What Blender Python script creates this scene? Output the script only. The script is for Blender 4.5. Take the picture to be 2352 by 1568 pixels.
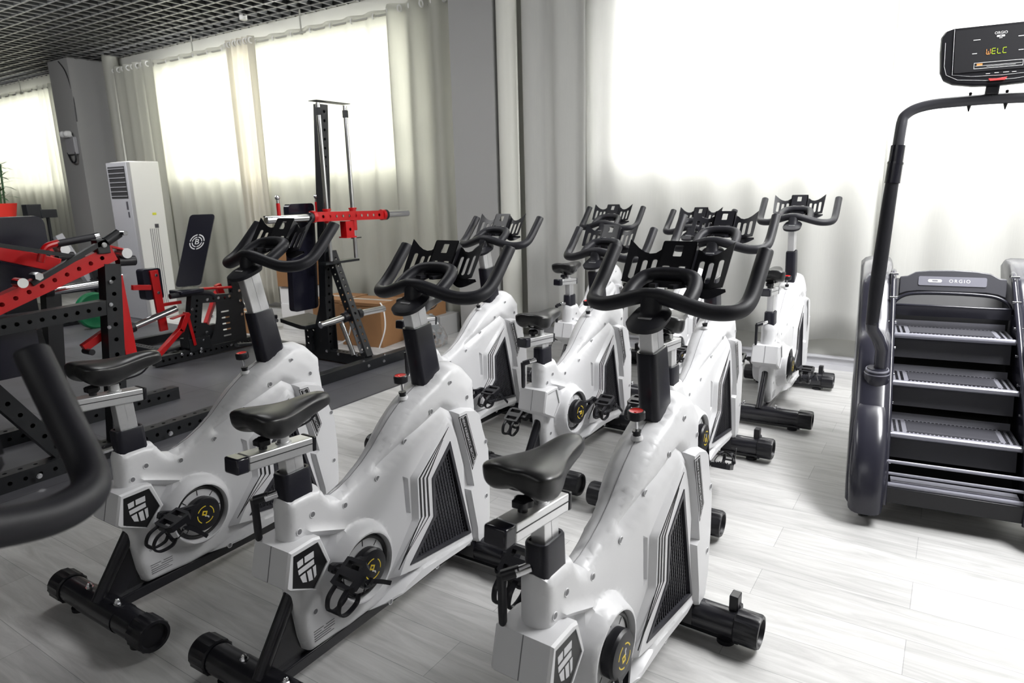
import bpy, bmesh, math, random
from math import sin, cos, pi, radians, sqrt
from mathutils import Vector, Matrix
from mathutils.geometry import delaunay_2d_cdt

for o in list(bpy.data.objects):
    bpy.data.objects.remove(o)
SC = bpy.context.scene
COL = SC.collection
random.seed(4)

# ------------------------------------------------------------------ camera
camd = bpy.data.cameras.new('camera')
camd.lens = 23.62; camd.sensor_width = 36.0; camd.clip_start = 0.02; camd.clip_end = 100
cam = bpy.data.objects.new('camera', camd); COL.objects.link(cam)
R_ = Vector((0.8378082, 0.5454254, -0.0242565)); U_ = Vector((-0.1014882, 0.1992389, 0.9746815))
B_ = Vector((0.5364490, -0.8141344, 0.2222782))
m = Matrix((R_, U_, B_)).transposed().to_4x4(); m.translation = (0, 0, 1.535)
cam.matrix_world = m
camd.dof.use_dof = True; camd.dof.focus_distance = 2.6; camd.dof.aperture_fstop = 5.0
SC.camera = cam

# ------------------------------------------------------------------ view, world, lights
SC.view_settings.view_transform = 'Standard'; SC.view_settings.look = 'None'
SC.view_settings.gamma = 1.0; SC.view_settings.use_curve_mapping = False
SC.view_settings.exposure = 0.0
W = bpy.data.worlds.new('world'); SC.world = W; W.use_nodes = True
W.node_tree.nodes['Background'].inputs[0].default_value = (0.85, 0.92, 1.0, 1)
W.node_tree.nodes['Background'].inputs[1].default_value = 0.25
SC.cycles.max_bounces = 8; SC.cycles.transparent_max_bounces = 12
SC.cycles.sample_clamp_indirect = 6.0

def area(name, loc, size, size_y, power, aim, color=(1, 1, 1)):
    d = bpy.data.lights.new(name, 'AREA'); d.shape = 'RECTANGLE'; d.size = size; d.size_y = size_y
    d.energy = power; d.color = color
    o = bpy.data.objects.new(name, d); COL.objects.link(o); o.location = loc
    o.rotation_euler = (Vector(aim) - Vector(loc)).to_track_quat('-Z', 'Y').to_euler()
    return o
# daylight standing outside each window
area('daylight_far', (-14.8, 6.9, 3.5), 4.2, 2.6, 1200, (-14.8, 5.2, 1.5))
area('daylight_middle', (-7.6, 6.9, 3.5), 5.6, 2.6, 1900, (-7.6, 5.2, 1.5))
area('daylight_near', (-0.35, 6.9, 3.5), 6.0, 2.6, 4500, (-0.35, 5.2, 1.5))
# added fill lights at assumed ceiling lamp spots, unseen above and behind
area('ceiling_fill_near', (0.9, 3.9, 3.52), 0.8, 2.6, 340, (0.3, 4.8, 0))
area('ceiling_fill_middle', (-3.6, 3.0, 3.52), 1.0, 1.6, 52, (-4.2, 4.4, 0.4))
area('ceiling_fill_far', (-8.0, 2.6, 3.52), 3.2, 1.2, 170, (-8.4, 6.0, 1.0))
area('ceiling_fill_back', (-1.5, -2.2, 3.5), 4.0, 1.6, 32, (-2.6, 4.5, 1.2))

# ------------------------------------------------------------------ materials
def mat(name, col, rough=0.5, metal=0.0, spec=0.5, noise=0.0, nscale=30.0, bump=0.0, bscale=200.0, emis=None, estr=0.0, coat=0.0, trans=0.0):
    M = bpy.data.materials.new(name); M.use_nodes = True
    nt = M.node_tree; b = nt.nodes['Principled BSDF']
    b.inputs['Base Color'].default_value = (*col, 1); b.inputs['Roughness'].default_value = rough
    b.inputs['Metallic'].default_value = metal; b.inputs['Specular IOR Level'].default_value = spec
    b.inputs['Coat Weight'].default_value = coat
    b.inputs['Transmission Weight'].default_value = trans
    tc = nt.nodes.new('ShaderNodeTexCoord')
    n = nt.nodes.new('ShaderNodeTexNoise'); n.inputs['Scale'].default_value = nscale; n.inputs['Detail'].default_value = 3
    nt.links.new(tc.outputs['Object'], n.inputs['Vector'])
    r = nt.nodes.new('ShaderNodeMapRange'); r.inputs['To Min'].default_value = max(0.0, rough - 0.02); r.inputs['To Max'].default_value = min(1, rough + 0.02)
    nt.links.new(n.outputs['Fac'], r.inputs['Value']); nt.links.new(r.outputs[0], b.inputs['Roughness'])
    if noise:
        mx = nt.nodes.new('ShaderNodeMix'); mx.data_type = 'RGBA'; mx.blend_type = 'MULTIPLY'; mx.inputs['Factor'].default_value = 1
        cr = nt.nodes.new('ShaderNodeMapRange'); cr.inputs['To Min'].default_value = 1 - noise; cr.inputs['To Max'].default_value = 1 + noise
        nt.links.new(n.outputs['Fac'], cr.inputs['Value'])
        mx.inputs['A'].default_value = (*col, 1); nt.links.new(cr.outputs[0], mx.inputs['B'])
        nt.links.new(mx.outputs['Result'], b.inputs['Base Color'])
    if bump:
        n2 = nt.nodes.new('ShaderNodeTexNoise'); n2.inputs['Scale'].default_value = bscale
        nt.links.new(tc.outputs['Object'], n2.inputs['Vector'])
        bp = nt.nodes.new('ShaderNodeBump'); bp.inputs['Strength'].default_value = bump; bp.inputs['Distance'].default_value = 0.002
        nt.links.new(n2.outputs['Fac'], bp.inputs['Height']); nt.links.new(bp.outputs[0], b.inputs['Normal'])
    if emis:
        b.inputs['Emission Color'].default_value = (*emis, 1); b.inputs['Emission Strength'].default_value = estr
    return M
WHITE = mat('white_moulded_plastic', (0.66, 0.66, 0.675), 0.36, bump=0.05, bscale=500)
DARKGAP = mat('dark_recess', (0.02, 0.02, 0.022), 0.7)
SCREW = mat('screw_recess', (0.16, 0.16, 0.17), 0.5)
GRIP = mat('black_grip_rubber', (0.011, 0.011, 0.015), 0.5, spec=0.32, bump=0.1, bscale=600)
BLK = mat('black_plastic', (0.009, 0.009, 0.012), 0.38, spec=0.4)
BLKGLOSS = mat('black_gloss_plastic', (0.012, 0.012, 0.018), 0.18)
STEELBLK = mat('black_painted_steel', (0.014, 0.014, 0.018), 0.24)
SLEEVE = mat('black_sleeve_plastic', (0.008, 0.008, 0.014), 0.33, spec=0.4)
LEATHER = mat('black_saddle_vinyl', (0.010, 0.010, 0.011), 0.33)
ALU = mat('brushed_aluminium', (0.72, 0.72, 0.73), 0.34, 0.75, noise=0.05, nscale=90)
CHROME = mat('chrome', (0.75, 0.75, 0.77), 0.12, 1.0)
RED = mat('red_knob_plastic', (0.72, 0.012, 0.01), 0.3)
STICK = mat('black_sticker', (0.008, 0.008, 0.009), 0.4)
STICKW = mat('silver_print', (0.62, 0.62, 0.64), 0.4)
YEL = mat('yellow_print', (0.75, 0.55, 0.03), 0.4)
MESHM = mat('grille_black', (0.03, 0.03, 0.037), 0.4)
POWDER = mat('black_powder_coat', (0.010, 0.011, 0.013), 0.42, spec=0.35, bump=0.1, bscale=900)
REDPC = mat('red_powder_coat', (0.42, 0.003, 0.005), 0.3)
VINYL = mat('navy_black_vinyl', (0.009, 0.009, 0.017), 0.2, bump=0.05, bscale=250)
WALL = mat('wall_paint', (0.50, 0.50, 0.47), 0.85, noise=0.04, nscale=2)
WALLG = mat('grey_wall_paint', (0.34, 0.34, 0.335), 0.85, noise=0.04, nscale=2)
PIPE = mat('cream_pipe', (0.62, 0.62, 0.57), 0.5)
PIPED = mat('grey_pipe', (0.36, 0.36, 0.32), 0.6)
BASEB = mat('baseboard_grey', (0.55, 0.55, 0.58), 0.4)
CEILSHADE = mat('ceiling_grid_shaded', (0.035, 0.037, 0.037), 0.6)  # grid sides, darkened to paint in the shade between the cells
CEILLIT = mat('ceiling_grid_lit_lip', (0.20, 0.20, 0.20), 0.4)  # same grid metal made lighter: bounce light painted onto the lower edges
CEILV = mat('ceiling_void', (0.012, 0.012, 0.012), 0.9)
ACW = mat('ac_white', (0.78, 0.78, 0.76), 0.4)
ACG = mat('ac_grey_front', (0.33, 0.33, 0.35), 0.35)
CARD = mat('cardboard', (0.27, 0.135, 0.055), 0.85, noise=0.1, nscale=8)
FOAM = mat('white_foam', (0.7, 0.7, 0.7), 0.8)
GREEN = mat('green_bumper_plate', (0.0, 0.12, 0.045), 0.4)
LEAF = mat('green_leaf', (0.03, 0.11, 0.035), 0.5)
REDPOT = mat('red_wrap', (0.75, 0.03, 0.02), 0.5)
TREAD = mat('tread_grey', (0.20, 0.20, 0.23), 0.45, noise=0.06, nscale=60, bump=0.3, bscale=500)
STBLK = mat('stair_gloss_shell', (0.022, 0.022, 0.032), 0.22)
STGREY = mat('stair_grey_panel', (0.055, 0.055, 0.065), 0.4)
BADGE = mat('badge_grey', (0.28, 0.28, 0.33), 0.35, 0.3)
SCREEN = mat('screen_black', (0.035, 0.035, 0.038), 0.16)
PRINT = mat('white_print', (0.85, 0.85, 0.85), 0.5)
LEDG = mat('led_green', (0.2, 0.25, 0.0), 0.4, emis=(0.55, 0.75, 0.05), estr=0.8)
LEDO = mat('led_orange', (0.3, 0.1, 0.02), 0.4, emis=(1.0, 0.45, 0.15), estr=0.8)
REDBTN = mat('red_stop_button', (0.85, 0.08, 0.08), 0.35)
YLAB = mat('yellow_label', (0.7, 0.7, 0.05), 0.5)
PLB = mat('clear_plastic_bag', (0.75, 0.78, 0.8), 0.12, trans=0.85)
BLUE = mat('navy_strip', (0.02, 0.03, 0.12), 0.4)

def curtain_mat(name, col, tr):
    M = bpy.data.materials.new(name); M.use_nodes = True; nt = M.node_tree; nt.nodes.clear()
    out = nt.nodes.new('ShaderNodeOutputMaterial'); d = nt.nodes.new('ShaderNodeBsdfDiffuse'); t = nt.nodes.new('ShaderNodeBsdfTranslucent')
    mx = nt.nodes.new('ShaderNodeMixShader'); mx.inputs[0].default_value = tr
    tc = nt.nodes.new('ShaderNodeTexCoord'); mp = nt.nodes.new('ShaderNodeMapping'); mp.inputs['Scale'].default_value = (220, 220, 6)
    n = nt.nodes.new('ShaderNodeTexNoise'); n.inputs['Scale'].default_value = 1.0
    cr = nt.nodes.new('ShaderNodeMix'); cr.data_type = 'RGBA'
    cr.inputs['A'].default_value = (*[c * 0.93 for c in col], 1); cr.inputs['B'].default_value = (*col, 1)
    nt.links.new(tc.outputs['Object'], mp.inputs[0]); nt.links.new(mp.outputs[0], n.inputs['Vector']); nt.links.new(n.outputs['Fac'], cr.inputs['Factor'])
    nt.links.new(cr.outputs['Result'], d.inputs['Color']); nt.links.new(cr.outputs['Result'], t.inputs['Color'])
    nt.links.new(d.outputs[0], mx.inputs[1]); nt.links.new(t.outputs[0], mx.inputs[2]); nt.links.new(mx.outputs[0], out.inputs[0])
    return M
CURT = curtain_mat('curtain_linen', (0.66, 0.66, 0.60), 0.5)
CURTW = curtain_mat('curtain_white', (0.76, 0.76, 0.74), 0.5)
CURTG = curtain_mat('curtain_tan', (0.66, 0.64, 0.57), 0.45)

def wood_floor():
    M = bpy.data.materials.new('pale_wood_plank_floor'); M.use_nodes = True; nt = M.node_tree; b = nt.nodes['Principled BSDF']
    tc = nt.nodes.new('ShaderNodeTexCoord')
    br = nt.nodes.new('ShaderNodeTexBrick'); br.inputs['Scale'].default_value = 1.0
    br.inputs['Brick Width'].default_value = 1.3; br.inputs['Row Height'].default_value = 0.2
    br.inputs['Mortar Size'].default_value = 0.0012; br.inputs['Mortar Smooth'].default_value = 0.2; br.offset = 0.4
    br.inputs['Color1'].default_value = (0.47, 0.467, 0.462, 1); br.inputs['Color2'].default_value = (0.57, 0.566, 0.558, 1); br.inputs['Mortar'].default_value = (0.30, 0.30, 0.30, 1)
    nt.links.new(tc.outputs['Object'], br.inputs['Vector'])
    mp = nt.nodes.new('ShaderNodeMapping'); mp.inputs['Scale'].default_value = (1.6, 14, 1)
    n = nt.nodes.new('ShaderNodeTexNoise'); n.inputs['Scale'].default_value = 1.2; n.inputs['Detail'].default_value = 8; n.inputs['Roughness'].default_value = 0.65; n.inputs['Distortion'].default_value = 1.2
    nt.links.new(tc.outputs['Object'], mp.inputs[0]); nt.links.new(mp.outputs[0], n.inputs['Vector'])
    cr = nt.nodes.new('ShaderNodeValToRGB'); cr.color_ramp.elements[0].position = 0.32; cr.color_ramp.elements[0].color = (0.74, 0.74, 0.74, 1)
    cr.color_ramp.elements[1].position = 0.62; cr.color_ramp.elements[1].color = (1.06, 1.06, 1.06, 1)
    nt.links.new(n.outputs['Fac'], cr.inputs[0])
    mx = nt.nodes.new('ShaderNodeMix'); mx.data_type = 'RGBA'; mx.blend_type = 'MULTIPLY'; mx.inputs['Factor'].default_value = 1
    nt.links.new(br.outputs['Color'], mx.inputs['A']); nt.links.new(cr.outputs[0], mx.inputs['B'])
    nt.links.new(mx.outputs['Result'], b.inputs['Base Color'])
    b.inputs['Roughness'].default_value = 0.42
    bp = nt.nodes.new('ShaderNodeBump'); bp.inputs['Strength'].default_value = 0.12; bp.inputs['Distance'].default_value = 0.003
    nt.links.new(n.outputs['Fac'], bp.inputs['Height']); nt.links.new(bp.outputs[0], b.inputs['Normal'])
    return M
def rubber_floor():
    M = bpy.data.materials.new('rubber_tile_floor'); M.use_nodes = True; nt = M.node_tree; b = nt.nodes['Principled BSDF']
    tc = nt.nodes.new('ShaderNodeTexCoord')
    br = nt.nodes.new('ShaderNodeTexBrick'); br.inputs['Scale'].default_value = 1.0; br.offset = 0
    br.inputs['Brick Width'].default_value = 1.0; br.inputs['Row Height'].default_value = 1.0; br.inputs['Mortar Size'].default_value = 0.003
    br.inputs['Color1'].default_value = (0.060, 0.060, 0.068, 1); br.inputs['Color2'].default_value = (0.075, 0.075, 0.085, 1); br.inputs['Mortar'].default_value = (0.012, 0.012, 0.013, 1)
    nt.links.new(tc.outputs['Object'], br.inputs['Vector'])
    n = nt.nodes.new('ShaderNodeTexNoise'); n.inputs['Scale'].default_value = 2.2; n.inputs['Detail'].default_value = 8
    nt.links.new(tc.outputs['Object'], n.inputs['Vector'])
    mx = nt.nodes.new('ShaderNodeMix'); mx.data_type = 'RGBA'; mx.blend_type = 'MULTIPLY'; mx.inputs['Factor'].default_value = 1
    r = nt.nodes.new('ShaderNodeMapRange'); r.inputs['From Min'].default_value = 0.3; r.inputs['From Max'].default_value = 0.7; r.inputs['To Min'].default_value = 0.7; r.inputs['To Max'].default_value = 1.3
    nt.links.new(n.outputs['Fac'], r.inputs['Value']); nt.links.new(br.outputs['Color'], mx.inputs['A']); nt.links.new(r.outputs[0], mx.inputs['B'])
    nt.links.new(mx.outputs['Result'], b.inputs['Base Color']); b.inputs['Roughness'].default_value = 0.5
    return M
WOODF = wood_floor(); RUB = rubber_floor()

# ------------------------------------------------------------------ mesh helpers
class MB:
    def __init__(s): s.v = []; s.f = []; s.mi = []; s.k = 0
    def add(s, vs, fs, mi=None):
        n = len(s.v); s.v += [tuple(v) for v in vs]; s.f += [tuple(i + n for i in f) for f in fs]
        s.mi += [s.k if mi is None else mi] * len(fs); return s
    def box(s, c, d, rot=None):
        x, y, z = d[0] / 2, d[1] / 2, d[2] / 2
        vs = [Vector(p) for p in ((-x, -y, -z), (x, -y, -z), (x, y, -z), (-x, y, -z), (-x, -y, z), (x, -y, z), (x, y, z), (-x, y, z))]
        if rot: vs = [rot @ v for v in vs]
        vs = [v + Vector(c) for v in vs]
        return s.add(vs, [(0, 3, 2, 1), (4, 5, 6, 7), (0, 1, 5, 4), (1, 2, 6, 5), (2, 3, 7, 6), (3, 0, 4, 7)])
    def bar(s, a, b, w, h, up=(0, 0, 1)):   # w across (side), h along up
        a = Vector(a); b = Vector(b); d = (b - a).normalized(); u = Vector(up); u = (u - d * u.dot(d)).normalized(); r = d.cross(u)
        q = [(-w/2, -h/2), (w/2, -h/2), (w/2, h/2), (-w/2, h/2)]
        vs = [a + r * i + u * j for i, j in q] + [b + r * i + u * j for i, j in q]
        return s.add(vs, [(0, 1, 2, 3), (7, 6, 5, 4), (0, 4, 5, 1), (1, 5, 6, 2), (2, 6, 7, 3), (3, 7, 4, 0)])
    def loft(s, rings, cap0=True, cap1=True):
        n = len(rings[0]); vs = [p for r in rings for p in r]; fs = []
        for i in range(len(rings) - 1):
            for j in range(n):
                k = (j + 1) % n; fs.append((i*n + j, i*n + k, (i+1)*n + k, (i+1)*n + j))
        if cap0: fs.append(tuple(range(n))[::-1])
        if cap1: fs.append(tuple((len(rings)-1)*n + j for j in range(n)))
        return s.add(vs, fs)
    def tube(s, pts, r, n=12, cap=True, sx=1.0, closed=False):
        pts = [Vector(p) for p in pts]; rs = r if isinstance(r, (list, tuple)) else [r] * len(pts)
        N = len(pts); rings = []; up = None
        for i, p in enumerate(pts):
            if closed: t = (pts[(i+1) % N] - pts[i-1]).normalized()
            else: t = ((pts[min(i+1, N-1)] - pts[max(i-1, 0)])).normalized()
            if up is None:
                up = Vector((0, 0, 1)) if abs(t.z) < 0.9 else Vector((1, 0, 0))
            up = (up - t * up.dot(t)).normalized(); q = t.cross(up)
            rings.append([p + (up * cos(2*pi*k/n) + q * sin(2*pi*k/n) * sx) * rs[i] for k in range(n)])
        if closed:
            vs = [p for rr in rings for p in rr]; fs = []
            for i in range(N):
                for j in range(n): fs.append((i*n+j, i*n+(j+1) % n, ((i+1) % N)*n+(j+1) % n, ((i+1) % N)*n+j))
            return s.add(vs, fs)
        return s.loft(rings, cap, cap)
    def cyl(s, a, b, r, n=16, r2=None):
        return s.tube([a, b], [r, r if r2 is None else r2], n)
    def sphere(s, c, r, n=10, sc=(1, 1, 1)):
        rings = []
        for i in range(1, n):
            th = pi * i / n
            rings.append([Vector(c) + Vector((sin(th)*cos(2*pi*j/(2*n))*r*sc[0], sin(th)*sin(2*pi*j/(2*n))*r*sc[1], -cos(th)*r*sc[2])) for j in range(2*n)])
        return s.loft(rings)
    def prism(s, poly, fn, t0, t1, mi=None):   # poly 2D, fn(a,b,t)->3D
        n = len(poly); A = sum(poly[i][0]*poly[(i+1) % n][1] - poly[(i+1) % n][0]*poly[i][1] for i in range(n))
        if A < 0: poly = poly[::-1]
        vs = [fn(a, b, t0) for a, b in poly] + [fn(a, b, t1) for a, b in poly]
        vv, ff = tri(poly, [])
        fs = []
        base = len(s.v)
        s.add([fn(a, b, t0) for a, b in vv] + [fn(a, b, t1) for a, b in vv], [f[::-1] for f in ff] + [tuple(i + len(vv) for i in f) for f in ff], mi)
        return s.add(vs, [(i, (i+1) % n, n + (i+1) % n, n + i) for i in range(n)], mi)
    def plate(s, outer, holes, fn, t0, t1, mi=None):
        vv, ff = tri(outer, holes)
        s.add([fn(a, b, t0) for a, b in vv] + [fn(a, b, t1) for a, b in vv], [f[::-1] for f in ff] + [tuple(i + len(vv) for i in f) for f in ff], mi)
        for poly in [outer] + list(holes):
            n = len(poly)
            s.add([fn(a, b, t0) for a, b in poly] + [fn(a, b, t1) for a, b in poly], [(i, (i+1) % n, n + (i+1) % n, n + i) for i in range(n)], mi)
        return s
    def build(s, name, mats, parent=None, smooth=30, bevel=0.0, seg=2, weld=True, recalc=True):
        me = bpy.data.meshes.new(name); me.from_pydata(s.v, [], s.f)
        mats = mats if isinstance(mats, (list, tuple)) else [mats]
        for q in mats: me.materials.append(q)
        if len(mats) > 1: me.polygons.foreach_set('material_index', s.mi)
        bm = bmesh.new(); bm.from_mesh(me)
        if weld: bmesh.ops.remove_doubles(bm, verts=bm.verts, dist=1e-5)
        if recalc: bmesh.ops.recalc_face_normals(bm, faces=bm.faces)
        bm.to_mesh(me); bm.free()
        if smooth:
            me.shade_smooth(); me.set_sharp_from_angle(angle=radians(smooth))
        o = bpy.data.objects.new(name, me); COL.objects.link(o)
        if bevel:
            b = o.modifiers.new('bevel', 'BEVEL'); b.width = bevel; b.segments = seg; b.limit_method = 'ANGLE'; b.angle_limit = radians(40)
            b.harden_normals = False
        if parent: o.parent = parent
        return o
def inpoly(p, poly):
    x, y = p; c = False; j = len(poly) - 1
    for i in range(len(poly)):
        a, b = poly[i], poly[j]
        if (a[1] > y) != (b[1] > y) and x < (b[0]-a[0])*(y-a[1])/(b[1]-a[1]) + a[0]: c = not c
        j = i
    return c
def segd(p, a, b):
    dx, dy = b[0]-a[0], b[1]-a[1]; L = dx*dx + dy*dy
    t = 0 if L == 0 else max(0, min(1, ((p[0]-a[0])*dx + (p[1]-a[1])*dy)/L))
    return math.hypot(p[0]-a[0]-t*dx, p[1]-a[1]-t*dy)
def sd(p, poly):   # positive inside
    d = min(segd(p, poly[i-1], poly[i]) for i in range(len(poly)))
    return d if inpoly(p, poly) else -d
def inset(poly, d):
    n = len(poly); A = sum(poly[i][0]*poly[(i+1) % n][1] - poly[(i+1) % n][0]*poly[i][1] for i in range(n)); sg = 1 if A > 0 else -1
    out = []
    for i in range(n):
        p0, p1, p2 = Vector(poly[i-1]), Vector(poly[i]), Vector(poly[(i+1) % n])
        e1 = (p1-p0).normalized(); e2 = (p2-p1).normalized()
        n1 = Vector((-e1.y, e1.x))*sg; n2 = Vector((-e2.y, e2.x))*sg
        b = n1 + n2; L = max(0.35, b.length*b.length/2)
        q = p1 + b * (d / L); out.append((q.x, q.y))
    return out
def tri(outer, holes, extra=[], lines=[]):
    vs = []; es = []
    for poly in [outer] + list(holes):
        n = len(vs); vs += [Vector(p) for p in poly]; es += [(n+i, n+(i+1) % len(poly)) for i in range(len(poly))]
    for ln in lines:
        n = len(vs); vs += [Vector(p) for p in ln]; es += [(n+i, n+i+1) for i in range(len(ln)-1)]
    vs += [Vector(p) for p in extra]
    r = delaunay_2d_cdt(vs, es, [], 0, 1e-6)
    V = [(v.x, v.y) for v in r[0]]; F = []
    for f in r[2]:
        c = (sum(V[i][0] for i in f)/len(f), sum(V[i][1] for i in f)/len(f))
        if inpoly(c, outer) and not any(inpoly(c, h) for h in holes):
            a = (V[f[1]][0]-V[f[0]][0])*(V[f[2]][1]-V[f[0]][1]) - (V[f[2]][0]-V[f[0]][0])*(V[f[1]][1]-V[f[0]][1])
            F.append(tuple(f) if a > 0 else tuple(f)[::-1])
    return V, F
def circ(cx, cy, r, n=16, ry=None): return [(cx + r*cos(2*pi*i/n), cy + (ry or r)*sin(2*pi*i/n)) for i in range(n)]
def rrect(x0, y0, x1, y1, r, n=4):
    out = []
    for cx, cy, a in ((x1-r, y1-r, 0), (x0+r, y1-r, 90), (x0+r, y0+r, 180), (x1-r, y0+r, 270)):
        out += [(cx + r*cos(radians(a + 90*i/n)), cy + r*sin(radians(a + 90*i/n))) for i in range(n+1)]
    return out
def spline(pts, n=6):
    pts = [Vector(p) for p in pts]; out = []
    for i in range(len(pts)-1):
        p0 = pts[max(i-1, 0)]; p1 = pts[i]; p2 = pts[i+1]; p3 = pts[min(i+2, len(pts)-1)]
        for k in range(n):
            t = k/n; out.append(0.5*((2*p1) + (p2-p0)*t + (2*p0-5*p1+4*p2-p3)*t*t + (3*p1-p0-3*p2+p3)*t*t*t))
    out.append(pts[-1]); return out
def empty(name, label, cat, loc=(0, 0, 0), rz=0.0, group=None):
    o = bpy.data.objects.new(name, None); COL.objects.link(o); o.location = loc; o.rotation_euler = (0, 0, rz)
    o.empty_display_size = 0.1
    return tag(o, label, cat, group)
def tag(o, label=None, cat=None, group=None, kind=None):
    if label: o['label'] = label
    if cat: o['category'] = cat
    if group: o['group'] = group
    if kind: o['kind'] = kind
    return o
def text_mesh(mb, body, fn, size, mi=None, spacing=1.0, depth=0.0006, align='CENTER'):
    c = bpy.data.curves.new('t', 'FONT'); c.body = body; c.size = size; c.align_x = align; c.align_y = 'CENTER'; c.space_character = spacing; c.resolution_u = 3
    o = bpy.data.objects.new('t', c); COL.objects.link(o)
    dg = bpy.context.evaluated_depsgraph_get(); dg.update()
    me = bpy.data.meshes.new_from_object(o.evaluated_get(dg))
    mb.add([fn(v.co.x, v.co.y, depth) for v in me.vertices], [tuple(p.vertices) for p in me.polygons], mi)
    bpy.data.objects.remove(o); bpy.data.curves.remove(c); bpy.data.meshes.remove(me)
def plane_fn(o, ex, ey, n):
    o, ex, ey, n = Vector(o), Vector(ex).normalized(), Vector(ey).normalized(), Vector(n).normalized()
    return lambda a, b, t: o + ex*a + ey*b + n*t

# perforated square steel tube
def pbeam(mb, a, b, w, h, up=(0, 0, 1), pitch=0.05, hr=0.0125, faces='sS', end=0.02):
    """w across, h along up; faces: s/S = both side walls perforated, u = top and bottom too"""
    a = Vector(a); b = Vector(b); L = (b-a).length; d = (b-a)/L; u = Vector(up); u = (u - d*u.dot(d)).normalized(); r = d.cross(u)
    def wall(c0, ex, n, wid, holes):
        # c0 = start corner centre line, ex = across dir, n = outward
        if not holes:
            mb.add([c0 - ex*wid/2, c0 + ex*wid/2, c0 + ex*wid/2 + d*L, c0 - ex*wid/2 + d*L], [(0, 1, 2, 3)]); return
        cnt = max(1, int((L - 2*end) / pitch)); st = (L - cnt*pitch)/2
        mb.add([c0 - ex*wid/2, c0 + ex*wid/2, c0 + ex*wid/2 + d*st, c0 - ex*wid/2 + d*st], [(0, 1, 2, 3)])
        mb.add([c0 - ex*wid/2 + d*(L-st), c0 + ex*wid/2 + d*(L-st), c0 + ex*wid/2 + d*L, c0 - ex*wid/2 + d*L], [(0, 1, 2, 3)])
        N = 16
        for k in range(cnt):
            c = c0 + d*(st + (k+.5)*pitch); outr = []; inn = []; dn = []
            for j in range(N):
                x, y = cos(2*pi*j/N), sin(2*pi*j/N); mm = max(abs(x), abs(y))
                outr.append(c + d*(x/mm*pitch/2) + ex*(y/mm*wid/2)); inn.append(c + d*x*hr + ex*y*hr); dn.append(c + d*x*hr + ex*y*hr - n*0.005)
            mb.add(outr + inn + dn, [(j, (j+1) % N, N+(j+1) % N, N+j) for j in range(N)] + [(N+j, N+(j+1) % N, 2*N+(j+1) % N, 2*N+j) for j in range(N)])
    side = 's' in faces; top = 'u' in faces
    wall(a + r*w/2, u, r, h, side); wall(a - r*w/2, u, -r, h, side)
    wall(a + u*h/2, r, u, w, top); wall(a - u*h/2, r, -u, w, top)
    for e in (a, b): mb.add([e + r*w/2 + u*h/2, e - r*w/2 + u*h/2, e - r*w/2 - u*h/2, e + r*w/2 - u*h/2], [(0, 1, 2, 3)])
    return mb
def bolts(name, pts, axis, parent, r=0.011):
    ax = Vector(axis).normalized()
    for p in pts:
        p = Vector(p); mb = MB(); mb.cyl(p - ax*0.002, p + ax*0.003, r*1.25, 12); mb.cyl(p, p + ax*0.010, r, 6)
        mb.build('bolt', CHROME, parent)

# ================================================================== SETTING
WY = 6.0; CZ = 3.63
def struct(o): return tag(o, kind='structure')
struct(MB().box((-7.2, 1.2, -0.05), (22, 10.4, 0.1)).build('floor', WOODF, smooth=0))
mb = MB()
mb.box((-9.83, 0.36, 0.003), (12.36, 8.3, 0.012))
struct(mb.build('floor_rubber_mat', RUB, smooth=0)).name = 'floor_rubber'
# window wall with three openings
wins = [(-16.4, -13.1), (-9.95, -5.2), (-2.66, 2.3)]
WZ0, WZ1 = 1.84, 3.45
mb = MB()
xs = [-18.2]
for a, b in wins: xs += [a, b]
xs.append(3.8)
for i in range(0, len(xs), 2):
    mb.box(((xs[i]+xs[i+1])/2, WY+0.06, 2.0), (xs[i+1]-xs[i], 0.12, 4.0))
for a, b in wins:
    mb.box(((a+b)/2, WY+0.06, WZ0/2), (b-a, 0.12, WZ0)); mb.box(((a+b)/2, WY+0.06, (WZ1+4.0)/2), (b-a, 0.12, 4.0-WZ1))
struct(mb.build('wall_back', WALL, smooth=0))
struct(MB().box((3.7, 1.2, 2.0), (0.2, 10.4, 4.0)).build('wall_right', WALL, smooth=0))
struct(MB().box((-18.1, 1.2, 2.0), (0.2, 10.4, 4.0)).build('wall_left', WALL, smooth=0))
struct(MB().box((-7.2, -3.9, 2.0), (22, 0.2, 4.0)).build('wall_front', WALL, smooth=0))
for k, (a, b) in enumerate(wins):
    mb = MB()
    for x in (a+0.03, b-0.03): mb.box((x, WY+0.08, (WZ0+WZ1)/2), (0.06, 0.05, WZ1-WZ0))
    for z in (WZ0+0.03, WZ1-0.03): mb.box(((a+b)/2, WY+0.08, z), (b-a, 0.05, 0.06))
    struct(mb.build('window_%d' % (k+1), WHITE, smooth=0))
# open cell ceiling
mb = MB(); P = 0.18
x = -17.6
while x < 2.4:
    mb.box((x, 1.6, CZ+0.045), (0.014, 8.8, 0.09)); x += P
y = -2.7
while y < 6.0:
    mb.box((-7.6, y, CZ+0.045), (20, 0.014, 0.09)); y += P
mb.k = 1; x = -17.6  # lip strips carry the painted light of the lower edges
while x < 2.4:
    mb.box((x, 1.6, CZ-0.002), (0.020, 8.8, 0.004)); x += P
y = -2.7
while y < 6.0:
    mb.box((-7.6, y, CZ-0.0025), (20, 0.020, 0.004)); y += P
struct(mb.build('ceiling', [CEILSHADE, CEILLIT], smooth=0, weld=False, recalc=False))
struct(MB().box((-7.2, 1.2, 4.3), (22, 10.4, 0.1)).build('ceiling_slab', CEILV, smooth=0)).name = 'ceiling_upper'
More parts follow.
